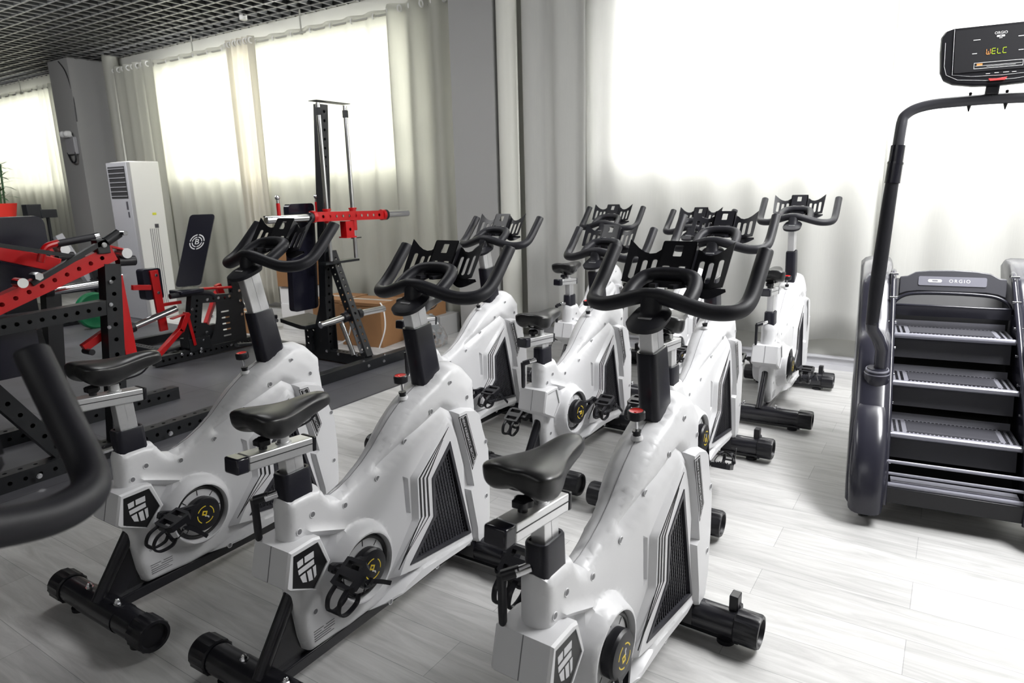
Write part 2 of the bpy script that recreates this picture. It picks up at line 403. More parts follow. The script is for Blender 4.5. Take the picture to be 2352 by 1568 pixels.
# columns, pipes, skirting
struct(MB().box((-4.16, 5.86, 1.9), (0.52, 0.3, 3.8)).build('wall_column', WALLG, smooth=0))
struct(MB().box((-4.62, 5.62, 0.11), (0.24, 0.34, 0.22)).build('trim_1', WALLG, bevel=0.004))
mb = MB(); mb.cyl((-3.79, 5.79, 0), (-3.79, 5.79, CZ+0.3), 0.10, 28)
struct(mb.build('trim_2', PIPE))
struct(MB().box((-11.86, 5.73, 1.9), (0.62, 0.54, 3.8)).build('wall_pier', WALLG, smooth=0))
mb = MB(); mb.cyl((-11.05, 5.84, 0), (-11.05, 5.84, CZ+0.3), 0.11, 20)
for z in (2.62, 2.72): mb.cyl((-11.05, 5.84, z), (-11.05, 5.84, z+0.02), 0.116, 20)
struct(mb.build('trim_3', PIPED))
mb = MB()
mb.box((0.0, 5.985, 0.05), (7.4, 0.03, 0.10)); mb.box((0.0, 5.97, 0.105), (7.4, 0.05, 0.014)); mb.box((0, 5.975, 0.02), (7.4, 0.045, 0.04))
struct(mb.build('baseboard_back', BASEB, smooth=0))
mb = MB(); mb.box((-11.4, 5.985, 0.05), (13.4, 0.03, 0.10))
struct(mb.build('baseboard_left', BASEB, smooth=0))
# wiring on the pier
mb = MB(); mb.tube(spline([(-11.8, 5.45, 3.6), (-11.62, 5.45, 3.42), (-11.56, 5.47, 3.1), (-11.54, 5.46, 2.7)], 6), 0.008, 6)
tag(mb.build('cable', BLK), 'thin black cable running down the pier from the dark ceiling grid', 'cable')
# emergency light on pier
t = empty('emergency_light', 'twin-head emergency light with hanging black cord on the grey pier', 'light', (-11.75, 5.46, 2.35))
MB().box((0, -0.03, 0), (0.27, 0.06, 0.26)).build('housing', ACG, t, bevel=0.01)
for sx in (-0.06, 0.06):
    q = MB(); q.cyl((sx, -0.06, 0.17), (sx, -0.12, 0.17), 0.05, 14); q.sphere((sx, -0.12, 0.17), 0.045, 6); q.cyl((sx, -0.03, 0.12), (sx, -0.06, 0.17), 0.012, 8)
    q.build('lamp_head', FOAM, t)
MB().tube(spline([(-0.13, -0.05, -0.1), (-0.02, -0.06, -0.24), (0.1, -0.06, -0.24), (0.12, -0.05, -0.1)], 6), 0.014, 8).build('cord', BLK, t)

# ------------------------------------------------------------------ curtains
def curtain(label, x0, x1, z0, z1, wav, amp, material, y=5.86, group='eyelet curtains on the window wall', dens=None, ph=0.0, grom=True, tan=None):
    """pleated sheet with depth; returns object"""
    w = x1 - x0; nper = max(1, round(w / wav)); N = nper*10; H = 14
    vs = []; fs = []
    for j in range(H+1):
        f = j/H; z = z0 + (z1-z0)*f
        for i in range(N+1):
            u = i/N; a = amp*(1.0 - 0.25*sin(f*pi*0.9))
            jit = 0.25*amp*sin(u*nper*2*pi*0.37 + f*1.7 + ph*3) + 0.15*amp*sin(u*nper*2*pi*1.6 + ph)
            xx = x0 + w*u + 0.018*sin(u*23 + f*2.2 + ph)*(1-f)
            yy = y + a*cos(u*nper*2*pi + ph) + jit*(1-f*0.8)
            zz = z + (0.02*sin(u*nper*2*pi*0.5 + ph) if j == 0 else 0)
            vs.append((xx, yy, zz))
    for j in range(H):
        for i in range(N):
            p = j*(N+1)+i; fs.append((p, p+1, p+N+2, p+N+1))
    mb = MB(); mb.add(vs, fs); o = mb.build('curtain', material, smooth=180, recalc=False)
    sl = o.modifiers.new('thickness', 'SOLIDIFY'); sl.thickness = 0.002
    tag(o, label, 'curtain', group)
    if grom:
        for k in range(nper*2):
            g = MB(); xx = x0 + w*(k+0.5)/(nper*2); c = (xx, y, z1-0.055)
            g.tube([(c[0], c[1] + 0.032*cos(a), c[2] + 0.032*sin(a)) for a in [2*pi*i/12 for i in range(12)]], 0.008, 6, closed=True)
            if k % 2 == 0 or nper < 6:
                go = g.build('eyelet', ACW, o)
    return o
RZ = 3.40
curtain('white eyelet curtain at the far left, its right edge in loose folds', -16.9, -13.5, 0.25, RZ+0.05, 0.30, 0.045, CURT, ph=0.4)
curtain('narrow bunched curtain end hanging just left of the grey pier', -13.5, -12.35, 0.25, RZ+0.05, 0.2, 0.065, CURT, ph=1.0)
curtain('dull shaded curtain end hanging just right of the grey pipe', -10.90, -9.86, 0.12, RZ+0.05, 0.24, 0.040, CURT, ph=0.2, y=5.77)
curtain('backlit curtain behind the incline bench, left half of the middle window', -9.97, -8.02, 0.12, RZ+0.05, 0.32, 0.03, CURT, ph=1.3, y=5.86)
curtain('tightly gathered beige curtain edge halfway along the middle window', -8.10, -7.55, 0.10, RZ+0.06, 0.11, 0.035, CURTG, y=5.77, ph=0.1)
curtain('backlit curtain behind the tall black tower, right half of the middle window', -7.66, -5.30, 0.12, RZ+0.05, 0.34, 0.03, CURT, ph=2.2, y=5.86)
curtain('shaded curtain end with broad folds left of the grey column', -5.36, -4.46, 0.10, RZ+0.06, 0.3, 0.05, CURT, ph=0.7, y=5.80)
curtain('grey shaded curtain beside the cream pipe', -3.62, -2.95, 0.22, 3.5, 0.38, 0.045, CURTW, ph=2.0, y=5.80, grom=False)
curtain('wide white curtain glowing in front of the near window', -3.02, -0.42, 0.27, 3.5, 0.36, 0.03, CURTW, ph=0.3, y=5.86, grom=False)
curtain('white curtain behind the stair climber', -0.5, 2.9, 0.27, 3.5, 0.42, 0.045, CURTW, ph=1.5, y=5.81, grom=False)
for x0, x1, lab, brs in ((-17, -12.3, 'thin metal curtain rod over the far left window', (-14.2,)), (-11.0, -4.66, 'long metal curtain rod over the middle window', (-8.95, -6.75)), (-3.66, 3.0, 'curtain rod over the near window', (-1.6,))):
    z = RZ-0.005 if x0 < -4 else 3.445
    r_ = MB().cyl((x0, 5.86, z), (x1, 5.86, z), 0.013, 10).build('curtain_rod', PIPED)
    tag(r_, lab, 'curtain rod', 'curtain rods')
    for bx in brs:
        q = MB(); q.cyl((bx, 5.86, z), (bx, 5.86, CZ+0.02), 0.009, 8); q.cyl((bx, 5.86, z-0.02), (bx, 5.86, z+0.02), 0.02, 8); q.build('bracket', PIPED, r_)

# ================================================================== SPIN BIKE
OUT = [(-.36,.105),(-.2,.10),(.0,.114),(.2,.120),(.375,.112),(.453,.078),(.495,.082),(.532,.12),(.556,.21),(.568,.36),(.565,.5),(.552,.62),(.543,.72),(.541,.795),
       (.478,.858),(.437,.880),(.376,.884),(.32,.862),(.29,.845),(.235,.823),(.178,.80),(.145,.781),(.095,.747),(.047,.708),(-.0,.667),(-.052,.632),(-.111,.602),(-.165,.583),(-.200,.577),
       (-.225,.585),(-.245,.615),(-.262,.640),(-.30,.644),(-.36,.644),(-.393,.642),(-.402,.62),(-.404,.54),(-.41,.40),(-.402,.30),(-.388,.172),(-.376,.122)]
P2 = [(.309,.705),(.345,.67),(.372,.60),(.408,.47),(.404,.371),(.442,.18),(.442,.142),(.3,.150),(.1,.170),(-.03,.195),(.098,.372),(.102,.535)]
ARM = [(.345,.712),(.400,.712),(.471,.69),(.498,.665),(.515,.60),(.55,.5),(.554,.36),(.545,.2),(.525,.115),(.49,.098),(.456,.100),(.440,.137),(.440,.182),(.402,.371),(.424,.382),(.404,.479),(.362,.622)]
GR = [(.313,.605),(.421,.174),(.112,.212),(.050,.221),(.195,.348),(.197,.500)]
LEDGE = [(.44,.160),(.44,.130),(.375,.118),(.2,.127),(.0,.120),(-.12,.112),(.02,.165),(.112,.185)]
REC = [(-.318,.503),(-.222,.462),(-.290,.375),(-.296,.400)]
DIMP = [(.068,.552),(.092,.535),(.094,.4),(.075,.385)]
CREASE = [(-.02,.614),(.114,.678),(.297,.742),(.345,.712)]
CREASE2 = [(-.33,.520),(-.29,.505),(-.20,.470)]
HUB = (-.157,.324)
TB = [(-.46,.042),(-.35,.044),(-.25,.046),(-.1,.056),(0,.066),(.1,.080),(.3,.090),(.56,.088)]
def tbase(x):
    for (a, ta), (b, tb) in zip(TB, TB[1:]):
        if x <= b: return ta + (tb-ta)*max(0, (x-a)/(b-a))
    return TB[-1][1]
def sst(t): t = max(0, min(1, t)); return t*t*(3-2*t)
def lin(t): return max(0, min(1, t))
def body_y(x, z):
    p = (x, z); d = max(0, sd(p, OUT))
    T = tbase(x)
    def rnd(R): q = 1-min(d/R, 1); return max(0, 1-q**2.4)**.55
    R = 0.034 if z > 0.3 else 0.026
    y = T*rnd(R)
    if z > .45 and x > -.25: k_ = lin((z-.45)/.12)*lin((x+.25)/.1); y *= 1 - k_*(0.34*(1-lin(d/.085)))
    cd = min(segd(p, CREASE[i], CREASE[i+1]) for i in range(len(CREASE)-1))
    y -= 0.015*lin(1-cd/.024)*rnd(.05)
    cd = min(segd(p, CREASE2[i], CREASE2[i+1]) for i in range(len(CREASE2)-1))
    y += 0.012*lin(1-cd/.016)
    s = sd(p, REC); y -= .016*lin(s/.010)
    s = sd(p, P2); y += (max(y, .100) - y)*lin(s/.016)*rnd(.02)
    s = sd(p, LEDGE); y += (max(y, .105)-y)*lin(s/.014)*rnd(.015)
    s = sd(p, ARM); y += (max(y, .116*rnd(.02)) - y)*lin(s/.010)
    s = sd(p, DIMP); y -= .014*lin(s/.008)
    rr = math.hypot(x-HUB[0], z-HUB[1])
    if rr < .16:
        prof = 0.084 if rr < .107 else (.084 + .024*lin((rr-.107)/.006) if rr < .118 else .108)
        k = 1 - sst((rr-.118)/.032)
        y = y + (prof*rnd(.02) - y)*k if rr > .107 else prof*rnd(.02)
    if sd(p, GR) > 0: y = .100 - .018*lin(sd(p, GR)/.003)
    return max(y, 0.0 if d < 1e-5 else .0015)
def dens(poly, step, closed=True):
    out = []; n = len(poly)
    for i in range(n if closed else n-1):
        a = Vector(poly[i]); b = Vector(poly[(i+1) % n]); k = max(1, int((b-a).length/step))
        out += [tuple(a.lerp(b, j/k)) for j in range(k)]
    if not closed: out.append(tuple(poly[-1]))
    return out
def body_mesh():
    O2 = dens(OUT, .02)
    loops = []
    for dd in (.002, .005, .010, .017, .025, .034):
        L = inset(O2, dd); loops.append([q for q in L if sd(q, OUT) > dd*0.8])
    def cl(poly): q = dens(poly, .03); return q + [q[0]]
    lines = [cl(P2), cl(inset(P2, .016)), cl(ARM), cl(inset(ARM, .010)), cl(GR), cl(inset(GR, .003)), cl(DIMP), cl(inset(DIMP, .008)), cl(LEDGE), cl(inset(LEDGE, .014)), cl(REC), cl(inset(REC, .010))]
    lines += [dens(CREASE, .02, False), CREASE2]
    for rr in (.107, .113, .118, .128, .140, .150): c = circ(HUB[0], HUB[1], rr, 40); lines.append(c + [c[0]])
    lines = [[q for q in ln] for ln in lines]
    extra = [q for L in loops for q in L]
    x = -.46
    while x < .58:
        z = .08
        while z < .90:
            if sd((x, z), OUT) > .012: extra.append((x, z))
            z += .015
        x += .015
    vv, ff = tri(O2, [], extra, lines)
    ys = [body_y(*p) for p in vv]
    mb = MB()
    mb.add([(p[0], -y, p[1]) for p, y in zip(vv, ys)], ff, 0)
    mb.add([(p[0], y, p[1]) for p, y in zip(vv, ys)], [f[::-1] for f in ff], 0)
    # rear box, a wider shell around the back
    def pf(a, b, t): return Vector((a, t, b))
    BX = [(-.345,.512),(-.318,.505),(-.286,.408),(-.352,.338),(-.452,.388),(-.463,.402),(-.436,.508)]
    BXI = inset(BX, .006)
    mb.prism(BX, pf, -.076, .076, 0)
    for s in (-1, 1):
        n = len(BX)
        mb.add([(a, s*.076, b) for a, b in BX] + [(a, s*.083, b) for a, b in BXI], [(i, (i+1) % n, n+(i+1) % n, n+i) for i in range(n)], 0)
        mb.plate(BXI, [inset(PENT, -.002)], pf, s*.078, s*.083, 0)
    # screw recesses
    for hx, hz in ((.358,.819),(.235,.743),(.105,.667),(-.034,.580),(-.179,.540),(-.311,.567),(-.365,.533),(.445,.740),(.523,.535),(.515,.30),(.20,.138),(-.336,.243),(-.05,.128)):
        yy = max(body_y(hx, hz), .02)
        for s in (-1, 1):
            c = circ(hx, hz, .009, 12); mb.add([(a, s*(yy+.0012), b) for a, b in c], [tuple(range(12))], 1)
            mb.tube([(a, s*(yy+.0006), b) for a, b in circ(hx, hz, .0100, 12)], .0016, 5, closed=True)
    # seam line of the two half shells
    seam = [(q[0], 0, q[1]) for q in OUT[18:30]]
    n0 = len(mb.f); mb.tube(seam, .0014, 5); mb.mi[n0:] = [1]*(len(mb.f)-n0)
    seam = [(-.436-.0005, 0, .508), (-.463-.0005, 0, .402)]
    n0 = len(mb.f); mb.tube(seam, .0014, 5); mb.mi[n0:] = [1]*(len(mb.f)-n0)
    return mb
PENT = [(-.333,.492),(-.304,.412),(-.360,.352),(-.438,.394),(-.424,.490)]

def make_bike():
    t = empty('spin_bike', 'x', 'exercise bike')
    body_mesh().build('body_shell', [WHITE, SCREW], t, smooth=40, recalc=False)
    # collar ring
    # frame rail, gusset
    mb = MB(); mb.bar((-.49, 0, .078), (.50, 0, .078), .05, .042)
    mb.build('frame_rail', STEELBLK, t, bevel=.005)
    mb = MB(); mb.tube([(-.388, 0, .318), (-.53, 0, .112)], .024, 14, sx=.85)
    mb.sphere((-.388, 0, .318), .0235, 8)
    mb.prism([(-.40,.32),(-.37,.28),(-.325,.075),(-.53,.075),(-.53,.11)], lambda a, b, q: Vector((a, q, b)), -.008, .008)
    mb.build('rear_gusset', STEELBLK, t, smooth=35)
    # grille + decals on both sides
    for s in (-1, 1):
        pf = lambda a, b, q, s=s: Vector((a, s*q, b))
        mb = MB(); GI = inset(GR, .014)
        mb.plate(GR, [GI], pf, .084, .1035)
        mb.prism(inset(GR, .004), pf, .082, .0845)
        gi = inset(GR, .012)
        c0 = Vector((.25, .36)); du = Vector((.20, -.98)).normalized(); dv = Vector((.98, .20))
        def clip(p, d):
            ts = []
            for i in range(len(gi)):
                a = Vector(gi[i-1]); b = Vector(gi[i]); e = b-a; den = d.x*e.y - d.y*e.x
                if abs(den) < 1e-9: continue
                w = a-p; tt = (w.x*e.y - w.y*e.x)/den; uu = (w.x*d.y - w.y*d.x)/den
                if 0 <= uu <= 1: ts.append(tt)
            return (min(ts), max(ts)) if len(ts) >= 2 else None
        for k in range(-14, 15):
            p = c0 + dv*(k*.0155); r_ = clip(p, du)
            if r_ and r_[1]-r_[0] > .01:
                a = p + du*r_[0]; b = p + du*r_[1]; mb.bar((a.x, s*.093, a.y), (b.x, s*.093, b.y), .004, .004, up=(0, 1, 0))
        for k in range(-16, 16):
            p = c0 + du*(k*.0155); r_ = clip(p, dv)
            if r_ and r_[1]-r_[0] > .01:
                a = p + dv*r_[0]; b = p + dv*r_[1]; mb.bar((a.x, s*.091, a.y), (b.x, s*.091, b.y), .003, .003, up=(0, 1, 0))
        g = mb.build('side_grille', MESHM, t, smooth=0)
        # pinstripes
        mb = MB()
        top = Vector((.309, .664)); bot = Vector((-.008, .232))
        for k, (u, l) in enumerate((((.126,.527),(.124,.374)), ((.146,.520),(.144,.367)), ((.166,.512),(.166,.359)))):
            tp = top if k < 2 else Vector((.272,.625)); bt = bot if k < 2 else Vector((.035,.268))
            u = Vector(u); l = Vector(l); w = .0075
            poly = [tuple(tp), (u.x+w, u.y-.002), (l.x+w, l.y+.002), tuple(bt), tuple(l), tuple(u)]
            mb.prism(poly, pf, .0985, .1018)
        mb.build('pinstripe_decal', STICK, t, smooth=0)
        # name label
        mb = MB(); LB = [(.352,.690),(.404,.690),(.462,.500),(.427,.448)]
        if True:
            L2 = inset(LB, .0035); L3 = inset(LB, .006)
            mb.prism(LB, pf, .1155, .1168, 0); mb.plate(L2, [L3], pf, .1165, .1172, 1)
            ex = Vector((.060, 0, -.190)).normalized() if s == -1 else Vector((.060, 0, -.190)).normalized()
            ey = Vector((ex.z*-1, 0, ex.x)) if s == -1 else Vector((ex.z, 0, -ex.x))
            fn = plane_fn((.408, s*.1172, .580), ex if s == -1 else ex, ey, (0, s, 0))
            text_mesh(mb, 'NEW KINEMATIC BICYCLE', fn, .0185, 1, .98)
        mb.build('name_label', [STICK, STICKW], t, smooth=0, recalc=False)
        # plain angular emblem
        mb = MB(); mb.prism(PENT, pf, .0785, .0805, 0)
        C0 = Vector((-.374, .428))
        def ep(pts): return [(C0.x + a*.0105, C0.y + b*.0105) for a, b in pts]
        for poly in ([(-3.2,3.6),(-1.0,3.9),(-1.4,2.0),(-3.4,1.7)], [(-.4,4.0),(3.0,4.2),(2.6,2.3),(-.8,2.1)], [(-3.5,1.0),(2.4,1.7),(2.2,.2),(-3.6,-.5)],
                     [(-3.4,-1.2),(-1.4,-.9),(-1.6,-4.0),(-3.0,-3.4)], [(-.8,-.9),(.8,-.7),(.5,-4.4),(-.9,-4.2)], [(1.4,-.6),(2.6,-.4),(2.0,-3.6),(1.1,-4.2)]):
            mb.prism([(x - (z-C0.y)*.15, z) for x, z in ep(poly)], pf, .0803, .0812, 1)
        e = mb.build('emblem_sticker', [STICK, STICKW], t, smooth=0)
        mb = MB()
        for k, (x0, x1, z0) in enumerate(((-.350,-.310,.175),(-.300,-.265,.175),(-.350,-.320,.166),(-.310,-.265,.166),(-.350,-.265,.157),(-.350,-.282,.149),(-.350,-.270,.141))):
            yy = max(body_y(x0, z0), body_y(x1, z0)) + .0004
            mb.prism([(x0, z0), (x1, z0), (x1, z0+.0022), (x0, z0+.0022)], pf, yy-.002, yy+.0004)
        mb.build('rating_label', SCREW, t, smooth=0)
        # crank ring
        mb = MB()
        mb.tube([(HUB[0]+.099*cos(a), s*.087, HUB[1]+.099*sin(a)) for a in [2*pi*i/48 for i in range(48)]], .0075, 8, closed=True)
        mb.k = 1
        mb.plate(circ(*HUB, .095, 40), [circ(*HUB, .03, 20)], pf, .083, .0875)
        mb.k = 0
        for k in range(8):
            a = 2*pi*k/8; c = Vector((HUB[0]+.080*cos(a), s*.0882, HUB[1]+.080*sin(a)))
            mb.bar(c - Vector((cos(a), 0, sin(a)))*.010, c + Vector((cos(a), 0, sin(a)))*.010, .0025, .001, up=(0, 1, 0))
        mb.build('pulley_ring', [STICK, WHITE], t, smooth=30)
    # stabilisers
    for nm, X in (('rear_stabiliser', -.508), ('front_stabiliser', .482)):
        mb = MB(); Z = .076
        mb.tube([(X, -.27, Z), (X, .27, Z)], .050, 24, sx=1.0)
        mb.tube([(X, -.125, Z), (X, .125, Z)], .0525, 24) if X < 0 else mb.bar((X-.0, -.1, Z+.01), (X, .1, Z+.01), .10, .07)
        mb.bar((X, -.25, .020), (X, .25, .020), .028, .018)
        st = mb.build(nm, STEELBLK, t, smooth=35)
        for s in (-1, 1):
            mb = MB(); rings = []
            N = 48
            def ring(y, r0, rib): return [Vector((X + (r0 + (rib if (k % 3 == 0) else 0))*cos(2*pi*k/N), y, Z + (r0 + (rib if k % 3 == 0 else 0))*sin(2*pi*k/N) * (1.0 if sin(2*pi*k/N) > 0 else .96))) for k in range(N)]
            mb.loft([ring(s*.238, .053, .0), ring(s*.243, .057, .003), ring(s*.312, .057, .003), ring(s*.320, .055, 0), ring(s*.321, .045, 0), ring(s*.308, .041, 0)], True, True)
            mb.build('end_cap', BLK, st, smooth=35)
            mb = MB(); mb.cyl((X, s*.205, .0), (X, s*.205, .014), .030, 18); mb.cyl((X, s*.205, .010), (X, s*.205, .05), .010, 8)
            mb.build('levelling_foot', BLK, st)
            mb = MB(); mb.cyl((X, s*.098, Z+.046), (X, s*.098, Z+.054), .014, 14); mb.cyl((X, s*.098, Z+.052), (X, s*.098, Z+.064), .010, 6); mb.sphere((X, s*.098, Z+.064), .008, 6)
            mb.build('bolt', CHROME, st)
            if X > 0:
                mb = MB(); mb.box((X+.020, s*.225, Z+.075), (.045, .030, .055)); mb.cyl((X+.03, s*.245, Z+.045), (X+.03, s*.219, Z+.045), .02, 14)
                mb.build('transport_wheel', BLK, st, bevel=.003)
    # rear post
    mb = MB()
    def rr(cx, cz, hx, hy, r, tilt=0): return [Vector((cx + a, b, cz + a*tilt)) for a, b in rrect(-hx, -hy, hx, hy, r)]
    mb.loft([rr(-.335,.60,.056,.033,.02), rr(-.336,.712,.053,.032,.02), rr(-.336,.718,.050,.030,.02), rr(-.336,.718,.040,.024,.006), rr(-.336,.70,.040,.024,.006)], False, False)
    mb.add(rr(-.336,.707,.04,.024,.006), [tuple(range(20))])
    mb.build('rear_sleeve', SLEEVE, t, smooth=35)
    mb = MB(); mb.cyl((-.385, .012, .655), (-.415, .035, .648), .013, 12); mb.build('lever_boss', CHROME, t)
    mb = MB(); mb.cyl((-.405, .028, .652), (-.432, .062, .640), .0135, 12)
    mb.loft([[Vector((-.432 + a, .062 + b, z)) for a, b in rrect(-w*.8, -w*.6, w*.8, w*.6, w*.4, 2)] for z, w in ((.645,.016),(.60,.0135),(.55,.014),(.515,.013),(.508,.009))])
    mb.build('height_lever', BLK, t, smooth=40)
    # moving rear assembly (built at zero height offset)
    mb = MB(); mb.loft([rr(-.333,.66,.032,.020,.003), rr(-.338,.776,.032,.020,.003)])
    for s in (-1, 1):
        mb.bar((-.333, s*.0203, .70), (-.338, s*.0203, .772), .0015, .001, up=(0, 1, 0))
    mb.build('seat_post', ALU, t, smooth=35)
    ax0 = Vector((-.270, 0, .790)); ax1 = Vector((-.495, 0, .808)); d = (ax1-ax0).normalized()
    mb = MB(); mb.bar(ax0 - Vector((0, 0, .004)), ax1 - Vector((0, 0, .004)), .058, .045)
    rail = mb.build('seat_rail', ALU, t, bevel=.004)
    mb = MB(); mb.bar(ax1 - Vector((0, 0, .004)), ax1 + d*.042 - Vector((0, 0, .004)), .060, .047); mb.build('rail_cap', BLKGLOSS, rail, bevel=.006)
    mb = MB(); mb.bar(ax0 - d*.014 - Vector((0, 0, .004)), ax0 - Vector((0, 0, .004)), .060, .047); mb.build('rail_cap', BLK, rail, bevel=.004)
    mb = MB()
    for s in (-1, 1): mb.bar(ax0 + Vector((0, s*.0292, -.001)), ax1 + Vector((0, s*.0292, -.001)), .001, .003)
    mb.build('rail_groove', DARKGAP, rail, smooth=0)
    mb = MB(); mb.cyl((-.427, 0, .815), (-.427, 0, .835), .012, 12)
    mb.loft([[Vector((-.427 + (r*(1 + .12*cos(5*a)))*cos(a), (r*(1+.12*cos(5*a)))*sin(a), z)) for a in [2*pi*i/30 for i in range(30)]] for z, r in ((.832,.016),(.836,.023),(.850,.023),(.854,.018))])
    mb.build('seat_knob', BLK, t, smooth=40)
    mb = MB(); mb.cyl((-.355, 0, .805), (-.355, 0, .860), .018, 18); mb.cyl((-.355, 0, .812), (-.355, 0, .820), .023, 18)
    mb.build('saddle_stem', ALU, t)
    # saddle
    mb = MB(); rings = []
    ST = [(-.174,.012,.916,.024),(-.178,.022,.928,.040),(-.200,.034,.936,.054),(-.24,.039,.938,.064),(-.29,.045,.934,.072),(-.33,.058,.932,.080),(-.365,.076,.934,.090),(-.40,.089,.938,.096),(-.430,.094,.943,.094),(-.455,.090,.946,.084),(-.471,.079,.945,.066),(-.478,.062,.940,.044)]
    for x, hw, zt, dp in ST:
        ring = []
        for k in range(28):
            a = 2*pi*k/28; ca, sa = cos(a), sin(a)
            yy = hw*math.copysign(abs(ca)**.75, ca)
            if sa >= 0: zz = zt - .010 + .010*abs(sa)**.8 - .010*(abs(yy)/max(hw, .001))**3
            else: zz = zt - .02 - (dp-.02)*abs(sa)**.55 * (0.55 + .45*min(1, abs(yy)/hw*1.3))
            if x < -.42 and abs(yy) < .03 and sa >= 0: zz -= .006*(1-abs(yy)/.03)
            ring.append(Vector((x, yy, zz)))
        rings.append(ring)
    mb.loft(rings); sad = mb.build('saddle', LEATHER, t, smooth=60)
    sad.modifiers.new('sub', 'SUBSURF').levels = 1; sad.modifiers['sub'].render_levels = 1
    mb = MB()
    for s in (-1, 1): mb.tube(spline([(-.215, s*.012, .895), (-.26, s*.018, .862), (-.33, s*.022, .855), (-.40, s*.022, .858), (-.45, s*.03, .885)], 5), .0035, 6)
    mb.box((-.355, 0, .858), (.045, .055, .022)); mb.cyl((-.355, -.036, .858), (-.355, .036, .858), .009, 10)
    mb.build('saddle_clamp', BLK, t, smooth=40)
    # front post
    D = Vector((-.20, 0, .98)).normalized()
    def fp(sx, z, hx, hy, r, k=1.0): return [Vector((sx + a, b, z + a*.10)) for a, b in rrect(-hx, -hy, hx, hy, r, 5)]
    mb = MB(); mb.loft([fp(.315,.83,.062,.034,.022), fp(.315-.038,1.045,.057,.033,.022), fp(.315-.040,1.052,.054,.031,.02), fp(.275,1.052,.045,.024,.006), fp(.277,1.03,.045,.024,.006)], False, False)
    mb.add(fp(.2765,1.04,.046,.025,.006), [tuple(range(24))])
    mb.build('front_sleeve', SLEEVE, t, smooth=35)
    mb = MB(); mb.cyl((.335, 0, .985), (.352, .0, .990), .012, 10); mb.cyl((.352, -.018, .994), (.352, .018, .994), .008, 8); mb.tube([(.354, .016, .99), (.360, .02, .955), (.362, .022, .935)], [.008, .0085, .007], 8)
    mb.build('front_lever', BLK, t, smooth=40)
    # moving front assembly
    mb = MB(); mb.loft([fp(.288,.99,.042,.0215,.004), fp(.252,1.172,.042,.0215,.004)])
    for s in (-1, 1): mb.bar((.288, s*.0216, .99), (.252, s*.0216, 1.17), .0018, .0015, up=(0, 1, 0))
    mb.box((.222, 0, 1.158), (.02, .022, .014))
    mb.build('handlebar_post', ALU, t, smooth=35)
    # handlebar head
    mb = MB(); rings = []
    for z, sx, hx, hy in ((1.146,.248,.052,.044),(1.149,.246,.066,.056),(1.164,.244,.070,.060),(1.176,.250,.058,.050),(1.183,.258,.034,.034),(1.188,.260,.028,.031),(1.215,.262,.028,.031),(1.235,.266,.024,.030)):
        rings.append([Vector((sx + a, b, z + a*.35)) for a, b in rrect(-hx, -hy, hx, hy, min(hx, hy)*.85, 5)])
    mb.loft(rings); mb.build('handlebar_head', GRIP, t, smooth=50)
    mb = MB()
    half = [(.527,.25,1.345),(.520,.25,1.336),(.478,.25,1.293),(.428,.25,1.243),(.385,.248,1.208),(.345,.238,1.190),(.315,.212,1.184),(.297,.17,1.185),(.285,.12,1.197),(.274,.07,1.213),(.266,.03,1.224),(.264,0,1.226)]
    path = [Vector(p) for p in half] + [Vector((p[0], -p[1], p[2])) for p in half[-2::-1]]
    path = spline(path, 4)
    rs = [.0235]*len(path); rs[0] = rs[-1] = .014
    for i in (1, 2): rs[i] = rs[-1-i] = .0225
    mb.tube(path, rs, 16)
    lp = [(.283,.098,1.203),(.315,.100,1.222),(.355,.096,1.244),(.392,.080,1.263),(.408,.045,1.271),(.411,0,1.273)]
    lp = [Vector(p) for p in lp] + [Vector((p[0], -p[1], p[2])) for p in lp[-2::-1]]
    mb.tube(spline(lp, 5), .0225, 14)
    mb.build('handlebar', GRIP, t, smooth=60)
    # reading rack
    up = Vector((.57, 0, .82)).normalized(); nr = Vector((-.82, 0, .57)).normalized(); o0 = Vector((.416, 0, 1.232))
    rk = lambda a, b, q: o0 + Vector((0, a, 0)) + up*b + nr*(q + (0.020*((abs(a)-.06)/.105)**2 if abs(a) > .06 else 0))
    mb = MB()
    for s in (-1, 1):
        ot = [(s*a, b) for a, b in ((.050,-.004),(.075,-.004),(.10,-.004),(.13,-.002),(.165,0),(.168,.05),(.170,.10),(.172,.152),(.160,.143),(.140,.127),(.120,.116),(.100,.112),(.082,.116),(.066,.130),(.050,.136))]
        if s < 0: ot = ot[::-1]
        hl = []
        for c, z1 in ((.078,.094),(.109,.088),(.141,.096)):
            hl.append(rrect(s*c-.0085, .014, s*c+.0085, z1, .008, 3))
        mb.plate(ot, hl, rk, 0, .004)
        mb.plate([(s*.050, -.004), (s*.056, -.004), (s*.056, .140), (s*.050, .140)][::(1 if s > 0 else -1)], [], rk, 0, .026)
    mb.plate(rrect(-.056, .0, .056, .150, .006, 3), [rrect(-.014,.095,.014,.135,.003,2), rrect(-.040,.030,-.014,.062,.006,3), rrect(.014,.030,.040,.062,.006,3)], rk, .022, .026)
    for s in (-1, 1):
        # bottom lips
        lip = [Vector((.412 - .022*sin(pi*k/12)**.7 , s*(.062 + .105*k/12), 1.226 - .020*sin(pi*k/12))) for k in range(13)]
        lq = [Vector((.418, p.y, 1.236)) for p in lip]
        mb.add([p for p in lip] + lq + [p + Vector((.012, 0, 0)) for p in lip], [(k, k+1, 14+k, 13+k) for k in range(12)] + [(k, 26+k, 27+k, k+1) for k in range(12)] + [(26+k, 13+k, 14+k, 27+k) for k in range(12)])
    mb.bar((.33, -.03, 1.245), (.425, -.045, 1.240), .02, .012); mb.bar((.33, .03, 1.245), (.425, .045, 1.240), .02, .012); mb.box((.405, 0, 1.245), (.05, .09, .02))
    mb.build('reading_rack', BLK, t, smooth=35)
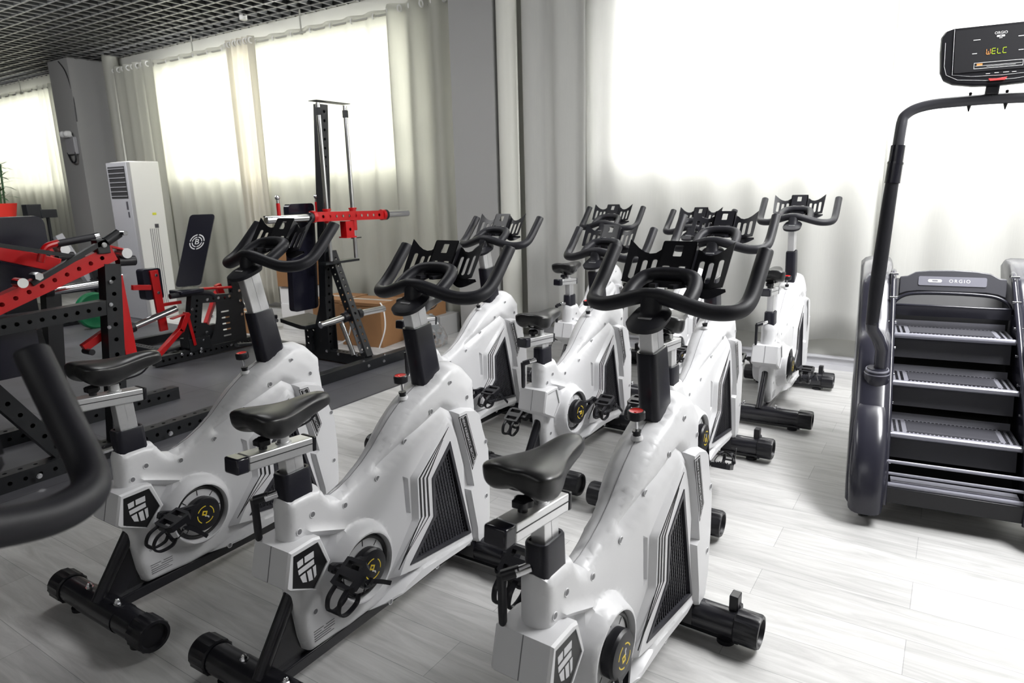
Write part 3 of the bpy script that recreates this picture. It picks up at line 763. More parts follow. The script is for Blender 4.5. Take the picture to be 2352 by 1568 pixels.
    # tension knob
    a = Vector((.178, 0, .800)); dn = Vector((-.08, 0, 1)).normalized()
    mb = MB(); mb.cyl(a - dn*.004, a + dn*.008, .020, 18, r2=.016); mb.build('knob_seat', WHITE, t)
    mb = MB(); mb.cyl(a + dn*.008, a + dn*.020, .012, 14); mb.cyl(a + dn*.018, a + dn*.024, .014, 14); mb.build('knob_collar', BLK, t)
    mb = MB(); mb.cyl(a + dn*.01, a + dn*.062, .0042, 10); mb.build('knob_rod', CHROME, t)
    mb = MB(); c = a + dn*.060
    ex = Vector((1, 0, .08)).normalized(); ey = Vector((0, 1, 0))
    def kr(h, r0, rib): return [c + dn*h + (ex*cos(2*pi*k/36) + ey*sin(2*pi*k/36))*(r0 + (rib if (k // 3) % 2 else 0)) for k in range(36)]
    mb.loft([kr(0, .022, 0), kr(.003, .025, .0015), kr(.024, .0255, .0015), kr(.028, .0235, 0), kr(.028, .021, 0), kr(.0255, .0205, 0)], True, False)
    kn = mb.build('tension_knob', BLK, t, smooth=35)
    mb = MB(); mb.loft([[c + dn*h + (ex*cos(2*pi*k/24) + ey*sin(2*pi*k/24))*r for k in range(24)] for h, r in ((.024, .0235), (.0275, .0228), (.0245, .012), (.024, .003))], False, True)
    mb.cyl(c + dn*.024 + ex*-.008, c + dn*.0275 + ex*-.008, .004, 8)
    mb.build('knob_cap', RED, kn, smooth=40)
    # cranks: arm object origin on the axle, pointing along -Z at zero angle
    for s in (-1, 1):
        arm = MB()
        rg = lambda y, r: [Vector((r*cos(2*pi*k/32), s*y, r*sin(2*pi*k/32))) for k in range(32)]
        arm.loft([rg(.089, .058), rg(.093, .066), rg(.118, .068), rg(.126, .063), rg(.129, .050)], True, True)
        pf = lambda a_, b_, q: Vector((a_, s*q, b_))
        arm.plate([(-.044,-.030),(-.016,-.135),(-.016,-.178),(-.010,-.190),(.010,-.190),(.016,-.178),(.016,-.135),(.044,-.030)][::1], [[(-.022,-.068),(-.008,-.118),(.008,-.118),(.022,-.068)]], pf, .112, .128)
        arm.cyl((0, s*.110, -.175), (0, s*.134, -.175), .015, 14)
        ao = arm.build('crank_arm', BLK, t, smooth=35); ao.location = (HUB[0], 0, HUB[1])
        lg = MB()
        for a0, a1 in ((100, 165), (195, 262), (282, 345), (15, 78)):
            P_ = [(.036*cos(radians(a0+(a1-a0)*k/8)), .036*sin(radians(a0+(a1-a0)*k/8))) for k in range(9)]
            Q_ = [(x*.90, y*.90) for x, y in P_[::-1]]
            lg.prism(P_+Q_, pf, .1288, .1296, 0)
        lg.plate([(-.014,-.016),(-.014,.004),(.004,.004),(.004,-.016)], [[(-.009,-.011),(-.009,-.001),(-.001,-.001),(-.001,-.011)]], pf, .1288, .1296, 0)
        lg.prism([(.004,-.002),(.004,.014),(.008,.018),(.012,.018),(.012,.014),(.008,.010),(.008,-.002)], pf, .1288, .1296, 1)
        lg.build('hub_print', [YEL, STICKW], ao, smooth=0)
        # pedal, origin on its axle
        pd = MB(); pd.cyl((0, s*.134, 0), (0, s*.235, 0), .0085, 10)
        pd.plate([(-.045, .150*s), (.045, .150*s), (.048, .165*s), (.048, .225*s), (.035, .240*s), (-.035, .240*s), (-.048, .225*s), (-.048, .165*s)][::s],
                 [[(-.036,.164*s),(-.014,.164*s),(-.014,.226*s),(-.036,.226*s)][::1], [(.014,.164*s),(.036,.164*s),(.036,.226*s),(.014,.226*s)]], lambda a_, b_, q: Vector((a_, b_, q)), -.012, .012)
        for sx in (-.044, .044):
            for k in range(5): pd.box((sx, s*(.168+.013*k), .014), (.006, .005, .006))
        po = pd.build('pedal', BLK, t, smooth=35, bevel=0)
        po.location = (HUB[0], 0, HUB[1]-.175)
        cg = MB()   # toe cage: two bent loops reaching forward over the toes
        for yy in (.170, .220):
            cg.tube(spline([(.046, s*yy, -.004), (.085, s*yy, .002), (.108, s*(yy*.93+.0136), .030), (.092, s*(yy*.9+.0195), .058), (.050, s*(yy*.95+.01), .066), (.030, s*(yy*.98+.004), .052)], 5), [.0045]*26, 6, sx=2.0)
        cg.tube(spline([(.030, s*.168, .052), (.030, s*.195, .066), (.030, s*.222, .052)], 5), .004, 6, sx=1.6)
        cg.tube([(.108, s*.168, .030), (.108, s*.220, .030)], .005, 6)
        cg.build('toe_cage', BLK, po, smooth=45)
        sp = MB()
        path = spline([(.02, s*.150, -.006), (.024, s*.152, .030), (.030, s*.195, .070), (.020, s*.240, .040), (-.004, s*.248, .020), (-.030, s*.256, .052), (-.055, s*.262, .100)], 6)
        rg_ = []
        for i, p in enumerate(path):
            tt = (path[min(i+1, len(path)-1)] - path[max(i-1, 0)]).normalized(); wd = Vector((1, 0, 0)) if i < 18 else Vector((.75, 0, .5)); wd = (wd - tt*wd.dot(tt)).normalized(); nn = tt.cross(wd)
            rg_.append([p + wd*.007 + nn*.001, p - wd*.007 + nn*.001, p - wd*.007 - nn*.001, p + wd*.007 - nn*.001])
        sp.loft(rg_); sp.box(path[26], (.018, .012, .012))
        sp.build('toe_strap', BLK, po, smooth=0)
    return t

PROTO = make_bike()
REAR = {'seat_post', 'seat_rail', 'seat_knob', 'saddle_stem', 'saddle', 'saddle_clamp'}
FRONT = {'handlebar_post', 'handlebar_head', 'handlebar', 'reading_rack'}
def base(n): return n.split('.')[0]
def copy_tree(o, parent=None):
    c = o.copy(); COL.objects.link(c); c.parent = parent
    for ch in o.children: copy_tree(ch, c)
    return c
def pose_bike(t, x, y, th, hdt, sdt, crank, pitchR=180, pitchL=180, lean=0.0, emblem=True, hyaw=0.0):
    """crank = angle of the right crank, degrees from straight down toward the front"""
    t.location = (x, y, 0); t.rotation_euler = (0, 0, pi/2 - th)
    for ch in list(t.children):
        n = base(ch.name)
        if n in FRONT: ch.location = (-.2*hdt, 0, hdt)
        if n in REAR: ch.location = (-.05*sdt, 0, sdt)
        if n in ('crank_arm', 'pedal'):
            right = (ch.data.vertices[0].co.y < 0)
            a = radians(crank if right else crank + 180)
            if n == 'crank_arm': ch.rotation_euler = (0, -a, 0)
            else:
                ch.location = (HUB[0] + .175*sin(a), 0, HUB[1] - .175*cos(a)); ch.rotation_euler = (0, radians(pitchR if right else pitchL), 0)
        if n == 'emblem_sticker' and not emblem:
            bpy.data.objects.remove(ch)
BIKES = [ # label, x, y, th, handle dt, seat dt, crank, pitches, emblem
    ('white spin bike nearest the camera at front right, its saddle at the picture centre', -.742, 1.603, .036, -.011, .000, 8, 200, 150, True),
    ('white spin bike in the front row between the nearest bike and the leftmost bike', -1.625, 1.559, -.009, -.024, -.006, -118, 150, 150, True),
    ('leftmost white spin bike of the front row, standing by the black rubber floor', -2.469, 1.504, -.009, .061, .045, -112, 165, 150, True),
    ('white spin bike directly behind the nearest one, its pale grip bars above the front bars', -1.047, 3.248, -.004, .017, .03, 25, 20, 170, True),
    ('middle white spin bike of the second row with a blank rear box and forward crank', -1.757, 3.301, .016, -.064, -.03, 98, 160, 150, False),
    ('leftmost white spin bike of the second row, in front of the grey column', -2.469, 3.191, .018, .005, .02, 92, 165, 150, True),
    ('rightmost white spin bike of the back row, alone before the white curtain', -.957, 4.834, -.02, .068, .06, 70, 170, 160, False),
    ('half hidden middle white spin bike of the back row', -1.731, 4.89, .047, -.018, .0, 250, 170, 10, False),
    ('farthest white spin bike, leftmost of the back row', -2.472, 4.915, -.006, .009, .03, 80, 170, 160, False),
]
for i, (lab, x, y, th, hd, sdd, ck, pr_, pl_, em) in enumerate(BIKES):
    b = PROTO if i == 0 else copy_tree(PROTO)
    BIKES[i] = (b,) + BIKES[i]
for b, lab, x, y, th, hd, sdd, ck, pr_, pl_, em in BIKES:
    pose_bike(b, x, y, th, hd, sdd, ck, pr_, pl_, emblem=em)
    b['label'] = lab; b['category'] = 'exercise bike'; b['group'] = 'white spin bikes in three rows'
zb = copy_tree(PROTO)
pose_bike(zb, -.590, .114, radians(-85.2), -.02, 0, 60)
zb['label'] = 'blurred spin bike handlebar cut off at the left edge, closest to the lens'; zb['category'] = 'exercise bike'; zb['group'] = 'white spin bikes in three rows'

# ================================================================== STAIR CLIMBER
def make_stair():
    a = radians(6.7)
    t = empty('stair_climber', 'tall black stair climber machine with overhead console at the right edge', 'stair climber', (-0.22, 3.24, 0), a)
    IN0, IN1 = .070, .600        # inner faces of the two side shells
    C = (IN0+IN1)/2
    side = [(-.03,.07),(.10,.055),(.20,.055),(.34,.12),(.95,.70),(1.24,.98),(1.30,1.06),(1.22,1.10),(1.05,1.09),(.88,1.02),(.70,.88),(.60,.80),(.48,.74),(.36,.62),(.20,.46),(.10,.33),(.02,.18)]
    # v,z outline of the side shell
    for s, x0, x1 in ((-1, -.085, IN0), (1, IN1, .755)):
        mb = MB(); w = x1-x0
        n = len(side); O = dens(side, .05)
        prof = [(0, .030), (.02, .010), (.05, 0), (w-.03, 0), (w-.008, .008), (w, .02)] if s < 0 else [(0, .02), (.008, .008), (.03, 0), (w-.05, 0), (w-.02, .010), (w, .030)]
        rings = []
        for dx, ins in prof:
            L = inset(O, ins) if ins else O
            rings.append([Vector((x0+dx, p[0], p[1])) for p in L])
        mb.loft(rings, False, False)
        for k, L in ((0, rings[0]), (-1, rings[-1])):
            vv, ff = tri([(p.y, p.z) for p in L], []); mb.add([(L[0].x, q[0], q[1]) for q in vv], ff)
        sh = mb.build('side_shell', STBLK, t, smooth=50)
        cx = (x0+x1)/2 - s*.005
        # moulded foot bulge at the front of each shell
        mb = MB(); R = []
        for f, v, z, hw, hd in ((0, .03, .075, .070, .065), (.2, .05, .16, .074, .085), (.5, .10, .30, .074, .095), (.8, .19, .42, .070, .085), (1, .27, .49, .058, .05), (1.05, .31, .51, .04, .025)):
            R.append([Vector((cx + p, v - .02 + q, z + .25*q)) for p, q in rrect(-hw, -hd, hw, hd, min(hw, hd)*.75, 4)])
        mb.loft(R); mb.build('front_cowl', STBLK, t, smooth=60)
        # handle socket
        hx = cx - s*.026
        mb = MB(); B0 = Vector((hx - .012*-s, .36, .60)); dd = Vector((0, -.10, 1)).normalized()
        mb.tube([B0 - dd*.08, B0 - dd*.01, B0 + dd*.03, B0 + dd*.045], [.062, .060, .054, .044], 24)
        mb.build('handle_socket', STBLK, t, smooth=45)
        mb = MB(); mb.tube([B0 + dd*.018, B0 + dd*.040], [.0565, .050], 24); mb.build('socket_ring', BADGE, t)
        mb = MB()
        post = [(hx, .36, .60), (hx + s*.002, .355, .735), (hx + s*.022, .335, .79), (hx + s*.052, .31, .84), (hx + s*.056, .30, .88)]
        mb.tube(post, [.028]*5, 16); mb.build('lower_grip_post', STBLK, t, smooth=40)
        gx = hx + s*.056
        mb = MB(); mb.tube([(gx, .30, .865), (gx - s*.004, .305, 1.02), (gx - s*.012, .315, 1.20), (gx - s*.022, .33, 1.42), (gx - s*.030, .34, 1.56)], [.027, .031, .031, .029, .027], 18)
        mb.build('hand_grip', GRIP, t, smooth=40)
        mb = MB(); mb.tube([(gx - s*.028, .338, 1.515), (gx - s*.033, .344, 1.60)], .0325, 18); mb.tube([(gx - s*.034, .345, 1.605), (gx - s*.038, .35, 1.68)], .0305, 18); mb.tube([(gx-s*.033, .344, 1.598), (gx-s*.034, .345, 1.607)], .034, 18)
        mb.build('pulse_sensor', BLKGLOSS, t, smooth=40)
        mb = MB(); top = [(gx - s*.030, .34, 1.55), (gx - s*.040, .352, 1.73), (gx - s*.044, .36, 1.782), (gx - s*.052, .365, 1.807), (gx - s*.09, .37, 1.834), (gx - s*.16, .375, 1.850), (C + s*.10, .38, 1.855), (C, .38, 1.857)]
        mb.tube(spline(top[:3], 3), .0235, 14); 
        mb.tube(spline(top[2:], 5), .0225, 14)
        mb.build('upright_bar', STGREY, t, smooth=45)
        mb = MB(); mb.cyl((cx-.02, .07, .037), (cx+.02, .07, .037), .037, 22); mb.box((cx, .11, .06), (.07, .10, .04)); mb.build('wheel', BLK, t, smooth=35)
        mb = MB(); mb.cyl((cx+s*-.02, .13, .0), (cx+s*-.02, .13, .07), .006, 8); mb.cyl((cx - s*.02, .13, 0), (cx - s*.02, .13, .012), .026, 14); mb.build('levelling_foot', CHROME, t)
        mb = MB(); mb.box((cx, 1.15, .05), (.08, .1, .1)); mb.build('rear_foot', BLK, t, bevel=.006)
        # inner frame rail beside the steps
        mb = MB(); mb.tube(spline([(IN0 if s < 0 else IN1, .02, .09), (IN0 if s < 0 else IN1, .06, .22), (IN0 if s < 0 else IN1, .30, .52), (IN0 if s < 0 else IN1, .85, 1.00), (IN0 if s < 0 else IN1, .93, 1.035)], 6), .014, 8); mb.build('rail_edge', STBLK, t, smooth=50)
        for k in range(8):
            v, z = .09 + .11*k, .27 + .11*k; xx = IN0 if s < 0 else IN1; MB().cyl((xx - .016*s*-1, v, z), (xx + .02*s*-1, v, z), .006, 8).build('rail_bolt', CHROME, t)
    # steps
    for k, (v, z) in enumerate(((.20,.378),(.40,.575),(.60,.772))):
        mb = MB(); mb.box((C, v+.115, z-.010), (IN1-IN0-.03, .23, .020))
        st = mb.build('step', TREAD, t, bevel=.003)
        mb = MB(); mb.tube([(IN0+.012, v, z-.010), (IN1-.012, v, z-.010)], .014, 12); mb.build('nosing', BADGE, st)
        mb = MB(); mb.box((C, v+.115, z+.0015), (.36, .155, .003)); mb.build('tread_mat', STGREY, st, smooth=0)
        mb = MB()
        for xx in (IN0+.035, IN0+.058, IN1-.058, IN1-.035):
            for j in range(9): mb.box((xx, v+.03+.02*j, z+.001), (.012, .010, .003))
        for j in range(24): mb.box((IN0+.085+.0165*j, v+.026, z+.001), (.010, .004, .003)); mb.box((IN0+.085+.0165*j, v+.205, z+.001), (.010, .004, .003))
        mb.build('grip_pattern', BLK, st, smooth=0)
        mb = MB(); mb.bar((IN0+.02, v+.03, z-.075), (IN1-.02, v+.03, z-.075), .008, .105, up=(0, .28, 1)); mb.build('riser', STGREY, t, smooth=0)
        mb = MB(); mb.bar((IN0+.02, v+.232, z+.012), (IN1-.02, v+.232, z+.012), .006, .035, up=(0, .3, 1)); mb.build('riser_flap', TREAD, t, smooth=0)
    # bars at the foot
    mb = MB(); mb.cyl((IN0, .09, .275), (IN1, .09, .275), .008, 10); mb.cyl((IN0, .07, .225), (IN1, .07, .225), .007, 10); mb.build('cross_bar', BADGE, t)
    mb = MB(); mb.tube([(IN0+.01, .05, .178), (IN1-.01, .05, .178)], .012, 12); mb.build('nosing', BADGE, t)
    mb = MB(); mb.box((C, .09, .188), (IN1-IN0-.05, .06, .008))
    mb.build('lowest_step', TREAD, t, smooth=0)
    mb = MB(); mb.box((C, .045, .135), (IN1-IN0, .03, .075)); mb.box((C, .50, .11), (IN1-IN0, .9, .03)); mb.build('base_plate', BLK, t, bevel=.003)
    mb = MB(); mb.bar((C, .30, .10), (C, 1.22, .97), IN1-IN0+.02, .012, up=(0, -.7, .7)); mb.box((C, .86, .70), (IN1-IN0-.01, .01, .30)); mb.build('back_panel', DARKGAP, t, smooth=0)
    # dark bars at top
    mb = MB(); mb.bar((IN0+.01, .80, .862), (IN1-.01, .80, .862), .03, .055, up=(0, -.2, 1)); mb.tube([(IN0+.01, .785, .888), (IN1-.01, .785, .888)], .006, 8); mb.build('top_cross_bar', STBLK, t, bevel=.006)
    # top cover with badge
    fnc = plane_fn((C, .86, .975), (1, 0, 0), (0, .30, .95), (0, -.95, .30))
    mb = MB()
    prof = [(-.235,-.045),(-.20,-.030),(-.15,-.022),(.15,-.022),(.20,-.030),(.235,-.045),(.235,.055),(.20,.06),(.165,.082),(.10,.092),(0,.096),(-.10,.092),(-.165,.082),(-.20,.06),(-.235,.055)]
    mb.prism(prof, fnc, -.06, 0)
    tc_ = mb.build('top_cover', STGREY, t, bevel=.006)
    mb = MB(); mb.tube(spline([(IN0+.004, .81, .86), (IN0+.02, .83, .905), (C-.2, .838, .935), (C-.13, .842, .945), (C, .844, .948), (C+.13, .842, .945), (C+.2, .838, .935), (IN1-.02, .83, .905), (IN1-.004, .81, .86)], 5), .009, 8); mb.build('cover_edge_tube', STBLK, t, smooth=50)
    mb = MB(); mb.prism(rrect(-.15, .010, .15, .058, .008), fnc, 0, .003, 0)
    mb.k = 1; mb.plate(rrect(-.107, .027, -.045, .043, .007), [rrect(-.089, .0315, -.063, .0385, .003)], fnc, .003, .004, 1)
    f2 = lambda a_, b_, q: fnc(a_ + .033, b_ + .035, q + .003)
    text_mesh(mb, 'ORGIO', f2, .024, 1, 1.35)
    mb.build('name_badge', [BADGE, PRINT], tc_, smooth=0, recalc=False)
    # console
    K = Vector((C + .015, .36, 2.040)); ex = Vector((1, 0, 0)); ey = Vector((0, .18, .98)).normalized()*1.0; nn = Vector((0, -.98, .18))
    fk0 = plane_fn(K, ex, ey, nn); fk = lambda a_, b_, q: fk0(a_, b_*1.10, q)
    def shell(sc, dz): return [fk(a_*sc, b_*sc, dz) for a_, b_ in SH]
    SH = []
    for a_, b_ in dens([(-.215,-.060),(-.200,-.088),(-.165,-.106),(-.09,-.118),(0,-.122),(.09,-.118),(.165,-.106),(.200,-.088),(.215,-.060),(.222,.02),(.222,.075),(.208,.096),(.18,.104),(-.18,.104),(-.208,.096),(-.222,.075),(-.222,.02)], .03): SH.append((a_, b_))
    mb = MB(); mb.loft([shell(.90, -.045), shell(.98, -.035), shell(1, -.015), shell(1, .0), shell(.975, .010), shell(.94, .010)], False, False)
    for sc, dz in ((.90, -.045), (.94, .010)):
        vv, ff = tri([(a_*sc, b_*sc) for a_, b_ in SH], []); mb.add([fk(a_, b_, dz) for a_, b_ in vv], ff)
    con = mb.build('console', BLK, t, smooth=50)
    mb = MB(); mb.prism([(-.165,-.070),(.165,-.070),(.172,.092),(-.172,.092)], fk, .010, .0125); mb.build('screen', SCREEN, con, smooth=0)
    mb = MB()
    for pl, cl_ in (([(-.176,.098),(-.170,-.076),(-.10,-.087),(0,-.090),(.10,-.087),(.170,-.076),(.176,.098)], True), ([(-.205,.05),(-.202,-.04),(-.192,-.074),(-.15,-.096),(-.05,-.106),(.05,-.106),(.15,-.096),(.192,-.074),(.202,-.04),(.205,.05)], False)):
        mb.tube([fk(a_, b_, .0125) for a_, b_ in pl], .0008, 5)
    mb.plate([(-.095,-.060),(.075,-.060),(.075,-.037),(-.095,-.037)], [[(-.0935,-.0585),(.0735,-.0585),(.0735,-.0385),(-.0935,-.0385)]], fk, .0125, .0132)
    for x0, x1, yy, h_ in ((-.09,.07,-.050,.0012),(-.05,.05,-.054,.001),(-.105,-.080,.048,.0025),(-.105,-.088,-.003,.0025),(.05,.075,.048,.0025),(.055,.072,-.003,.0025),(-.015,-.004,.048,.002),(-.05,-.035,-.082,.002),(-.02,-.005,-.081,.002),(.01,.03,-.081,.002),(.04,.055,-.082,.002)):
        mb.plate([(x0, yy), (x1, yy), (x1, yy+h_), (x0, yy+h_)], [], fk, .0125, .0132)
    mb.plate(rrect(-.024, .053, .004, .060, .002), [rrect(-.014, .055, -.006, .058, .001)], fk, .0125, .0132)
    text_mesh(mb, 'ORGIO', lambda a_, b_, q: fk(a_ - .010, b_ + .068, q + .0125), .014, None, 1.0)
    mb.build('screen_print', PRINT, con, smooth=0, recalc=False)
    mb = MB()
    def seg(mb, ch, x0, w=.013, h=.020, y0=-.008):
        S = {'a': ((0,1),(1,1)), 'b': ((1,1),(1,.5)), 'c': ((1,.5),(1,0)), 'd': ((0,0),(1,0)), 'e': ((0,.5),(0,0)), 'f': ((0,1),(0,.5)), 'g': ((0,.5),(1,.5)), 'm': ((.5,.6),(.5,0))}
        for k in {'W': 'fbecdm', 'E': 'afged', 'L': 'fed', 'C': 'afed', 'O': 'abcdef'}[ch]:
            (ax, ay), (bx, by) = S[k]; p = Vector((x0+ax*w, y0+ay*h)); q = Vector((x0+bx*w, y0+by*h)); d_ = (q-p).normalized(); n_ = Vector((-d_.y, d_.x))*.0011
            mb.plate([tuple(p-n_+d_*.001), tuple(q-n_-d_*.001), tuple(q+n_-d_*.001), tuple(p+n_+d_*.001)], [], fk, .0125, .0135)
    seg(mb, 'E', -.036); seg(mb, 'L', -.017); seg(mb, 'C', .002)
    mb.build('green_readout', LEDG, con, smooth=0)
    mb = MB(); seg(mb, 'W', -.055); mb.plate([(-.085,-.048),(-.065,-.048),(-.065,-.041),(-.085,-.041)], [], fk, .0125, .0135); mb.build('orange_readout', LEDO, con, smooth=0)
    mb = MB(); mb.prism([(-.040,-.100),(-.034,-.109),(.018,-.109),(.026,-.098),(-.010,-.102)], fk, .006, .016); mb.build('stop_button', REDBTN, con, bevel=.001)
    mb = MB(); mb.bar(K + Vector((-.01, .03, -.10)), (C+.0, .38, 1.87), .05, .03, up=(0, 1, 0)); mb.build('console_neck', STGREY, t, bevel=.008)
    for xx in (C-.075, C+.055):
        mb = MB(); mb.cyl((xx, .38, 1.825), (xx, .38, 1.885), .005, 8); mb.tube([(xx, .38, 1.836), (xx, .38, 1.810)], [.009, .002], 8); mb.sphere((xx, .38, 1.884), .007, 5)
        mb.build('bar_screw', BLK, t)
    return t
make_stair()

# ================================================================== STRENGTH MACHINES
def horn(name, a, b, parent, r=.024, m=CHROME):
    a = Vector(a); b = Vector(b); d = (b-a).normalized()
    o = MB().tube([a, b - d*.004, b], [r, r, r*.85], 20).build(name, m, parent, smooth=35)
    MB().tube([a - d*.01, a + d*.035], r*1.5, 20).build('collar', BLK, o, smooth=35)
    return o
# --- tall tower with red carriage
def make_tower():
    t = empty('plate_loaded_tower', 'tall black tower machine with red cross carriage and two chrome guide rods', 'weight machine', (-4.6, 4.15, 0))
    L = lambda x, y, z: (x + 4.6, y - 4.15, z)
    pbeam(MB(), (0,0,0), (0,0,1), .01, .01)
    pbeam(mb := MB(), L(-4.22, 3.50, .055), L(-4.22, 4.68, .055), .09, .09, faces='', pitch=.06); mb.build('front_base_beam', POWDER, t, smooth=0, bevel=.004)
    pbeam(mb := MB(), L(-4.27, 4.15, .07), L(-5.6, 4.15, .07), .09, .09, faces='u'); mb.build('spine_beam', POWDER, t, smooth=0)
    pbeam(mb := MB(), L(-4.80, 4.15, .06), L(-4.64, 4.17, 2.27), .085, .085, up=(1, 0, 0), pitch=.075, faces='u'); mb.build('upright', POWDER, t, smooth=0)
    pbeam(mb := MB(), L(-4.28, 4.15, .10), L(-4.67, 4.17, 1.02), .075, .075, up=(1, 0, 0), pitch=.065, faces='us'); mb.build('diagonal_brace', POWDER, t, smooth=0)
    mb = MB(); mb.prism([(-.34,.10),(-.11,.10),(-.11,.62),(-.16,.62),(-.34,.20)], lambda a, b, q: Vector((a, q, b)), -.052, -.046); mb.prism([(-.34,.10),(-.11,.10),(-.11,.62),(-.16,.62),(-.34,.20)], lambda a, b, q: Vector((a, q, b)), .046, .052)
    mb.build('gusset_plate', POWDER, t, smooth=0)
    for y in (4.07, 4.37):
        MB().cyl(L(-4.56, y, .95), L(-4.56, y, 2.27), .018, 14).build('guide_rod', CHROME, t)
        MB().tube([L(-4.56, y, 2.17), L(-4.56, y, 2.23)], .026, 6).build('rod_stop', POWDER, t, smooth=0)
    MB().box(L(-4.58, 4.22, 2.285), (.10, .38, .006)).build('top_bracket', POWDER, t, smooth=0)
    MB().box(L(-4.62, 4.22, .93), (.10, .40, .02)).build('lower_bracket', POWDER, t, smooth=0)
    mb = MB(); pbeam(mb, L(-4.56, 3.90, 1.34), L(-4.56, 4.76, 1.32), .075, .080, pitch=.075, hr=.014); cr = mb.build('carriage_beam', REDPC, t, smooth=0)
    mb = MB(); pbeam(mb, L(-4.56, 4.29, 1.285), L(-4.56, 4.29, 1.14), .075, .095, up=(0, 1, 0), pitch=.07, hr=.014); mb.box(L(-4.56, 4.29, 1.145), (.10, .12, .012)); mb.build('carriage_stem', REDPC, t, smooth=0)
    for y in (4.07, 4.37):
        mb = MB(); mb.cyl(L(-4.56, y, 1.39), L(-4.56, y, 1.20 if y > 4.2 else 1.28), .030, 16); mb.cyl(L(-4.56, y, 1.40), L(-4.56, y, 1.385), .036, 16); mb.build('slide_bushing', REDPC, t)
    mb = MB(); mb.cyl(L(-4.56, 4.37, 1.12), L(-4.56, 4.37, 1.22), .008, 8); mb.bar(L(-4.56, 4.33, 1.13), L(-4.56, 4.45, 1.13), .01, .01); mb.build('latch', POWDER, t)
    for y, s in ((3.90, -1), (4.76, 1)):
        mb = MB(); mb.cyl(L(-4.56, y - s*.03, 1.34 if s < 0 else 1.32), L(-4.56, y + s*.004, 1.34 if s < 0 else 1.32), .05, 22); mb.build('flange', REDPC, t)
    horn('weight_horn', L(-4.56, 3.90, 1.335), L(-4.56, 3.44, 1.335), t, .030)
    horn('weight_horn', L(-4.56, 4.76, 1.32), L(-4.56, 5.10, 1.32), t, .033)
    MB().box(L(-4.605, 3.98, 1.34), (.004, .055, .07)).build('label_plate', STICK, t, smooth=0)
    for y in (3.72, 4.13):
        o = MB().tube([L(-4.75, y, 1.35), L(-4.75, y, 1.46)], .016, 12).build('pin_post', REDPC, t)
        mb = MB(); mb.cyl(L(-4.75, y, 1.45), L(-4.75, y, 1.50), .013, 10); mb.sphere(L(-4.75, y, 1.505), .022, 6); mb.build('pin_knob', CHROME, o)
    mb = MB(); mb.bar(L(-4.75, 3.60, 1.355), L(-4.75, 4.16, 1.355), .10, .012); mb.build('pin_plate', POWDER, t, smooth=0)
    mb = MB(); mb.prism(rrect(-.14, .50, .14, 1.45, .035), lambda a, b, q: Vector((-.27 + .06*(b-1) + q, a - .13, b)), -.045, .025); mb.build('back_pad', VINYL, t, bevel=.012, seg=3)
    # seat and its handles
    mb = MB(); mb.prism([(-.62,.40),(-.34,.36),(-.27,.36),(-.27,.32),(-.36,.32),(-.62,.36)], lambda a, b, q: Vector((a, q, b)), -.17, .17); mb.build('seat_pad', POWDER, t, bevel=.006)
    pbeam(mb := MB(), L(-4.95, 4.10, .10), L(-4.95, 4.10, .36), .075, .075, up=(1, 0, 0), faces='us', pitch=.06); mb.build('seat_post', POWDER, t, smooth=0)
    mb = MB(); mb.tube(spline([L(-5.22, 3.95, .42), L(-5.25, 3.86, .43), L(-5.26, 3.82, .38), L(-5.24, 3.80, .25)], 5), .02, 12); mb.build('side_handle', GRIP, t)
    mb = MB(); mb.tube(spline([L(-5.1, 4.1, .12), L(-5.35, 3.95, .16), L(-5.45, 3.70, .18), L(-5.40, 3.62, .20)], 5), .018, 10); mb.build('foot_bar', POWDER, t)
    horn('storage_horn', L(-4.46, 4.10, .455), L(-4.46, 3.80, .435), t, .029); horn('storage_horn', L(-4.46, 4.24, .46), L(-4.46, 4.58, .455), t, .030)
    mb = MB(); mb.cyl(L(-4.38, 4.08, .12), L(-4.50, 4.08, .40), .022, 12); mb.cyl(L(-4.36, 4.07, .13), L(-4.50, 4.07, .46), .010, 10); mb.build('damper', CHROME, t)
    bolts('bolts', [L(-4.175+.002, y, z) for y, z in ((4.05,.055),(4.24,.055))] , (1, 0, 0), t)
    bolts('bolts', [L(-4.74, 4.095, .115), L(-4.60, 4.105, .10), L(-4.47, 4.11, .50), L(-4.36, 4.105, .12)], (0, -1, 0), t)
    bolts('bolts', [L(-4.20, y, .100) for y in (4.02, 4.28)], (0, 0, 1), t)
    return t
make_tower()

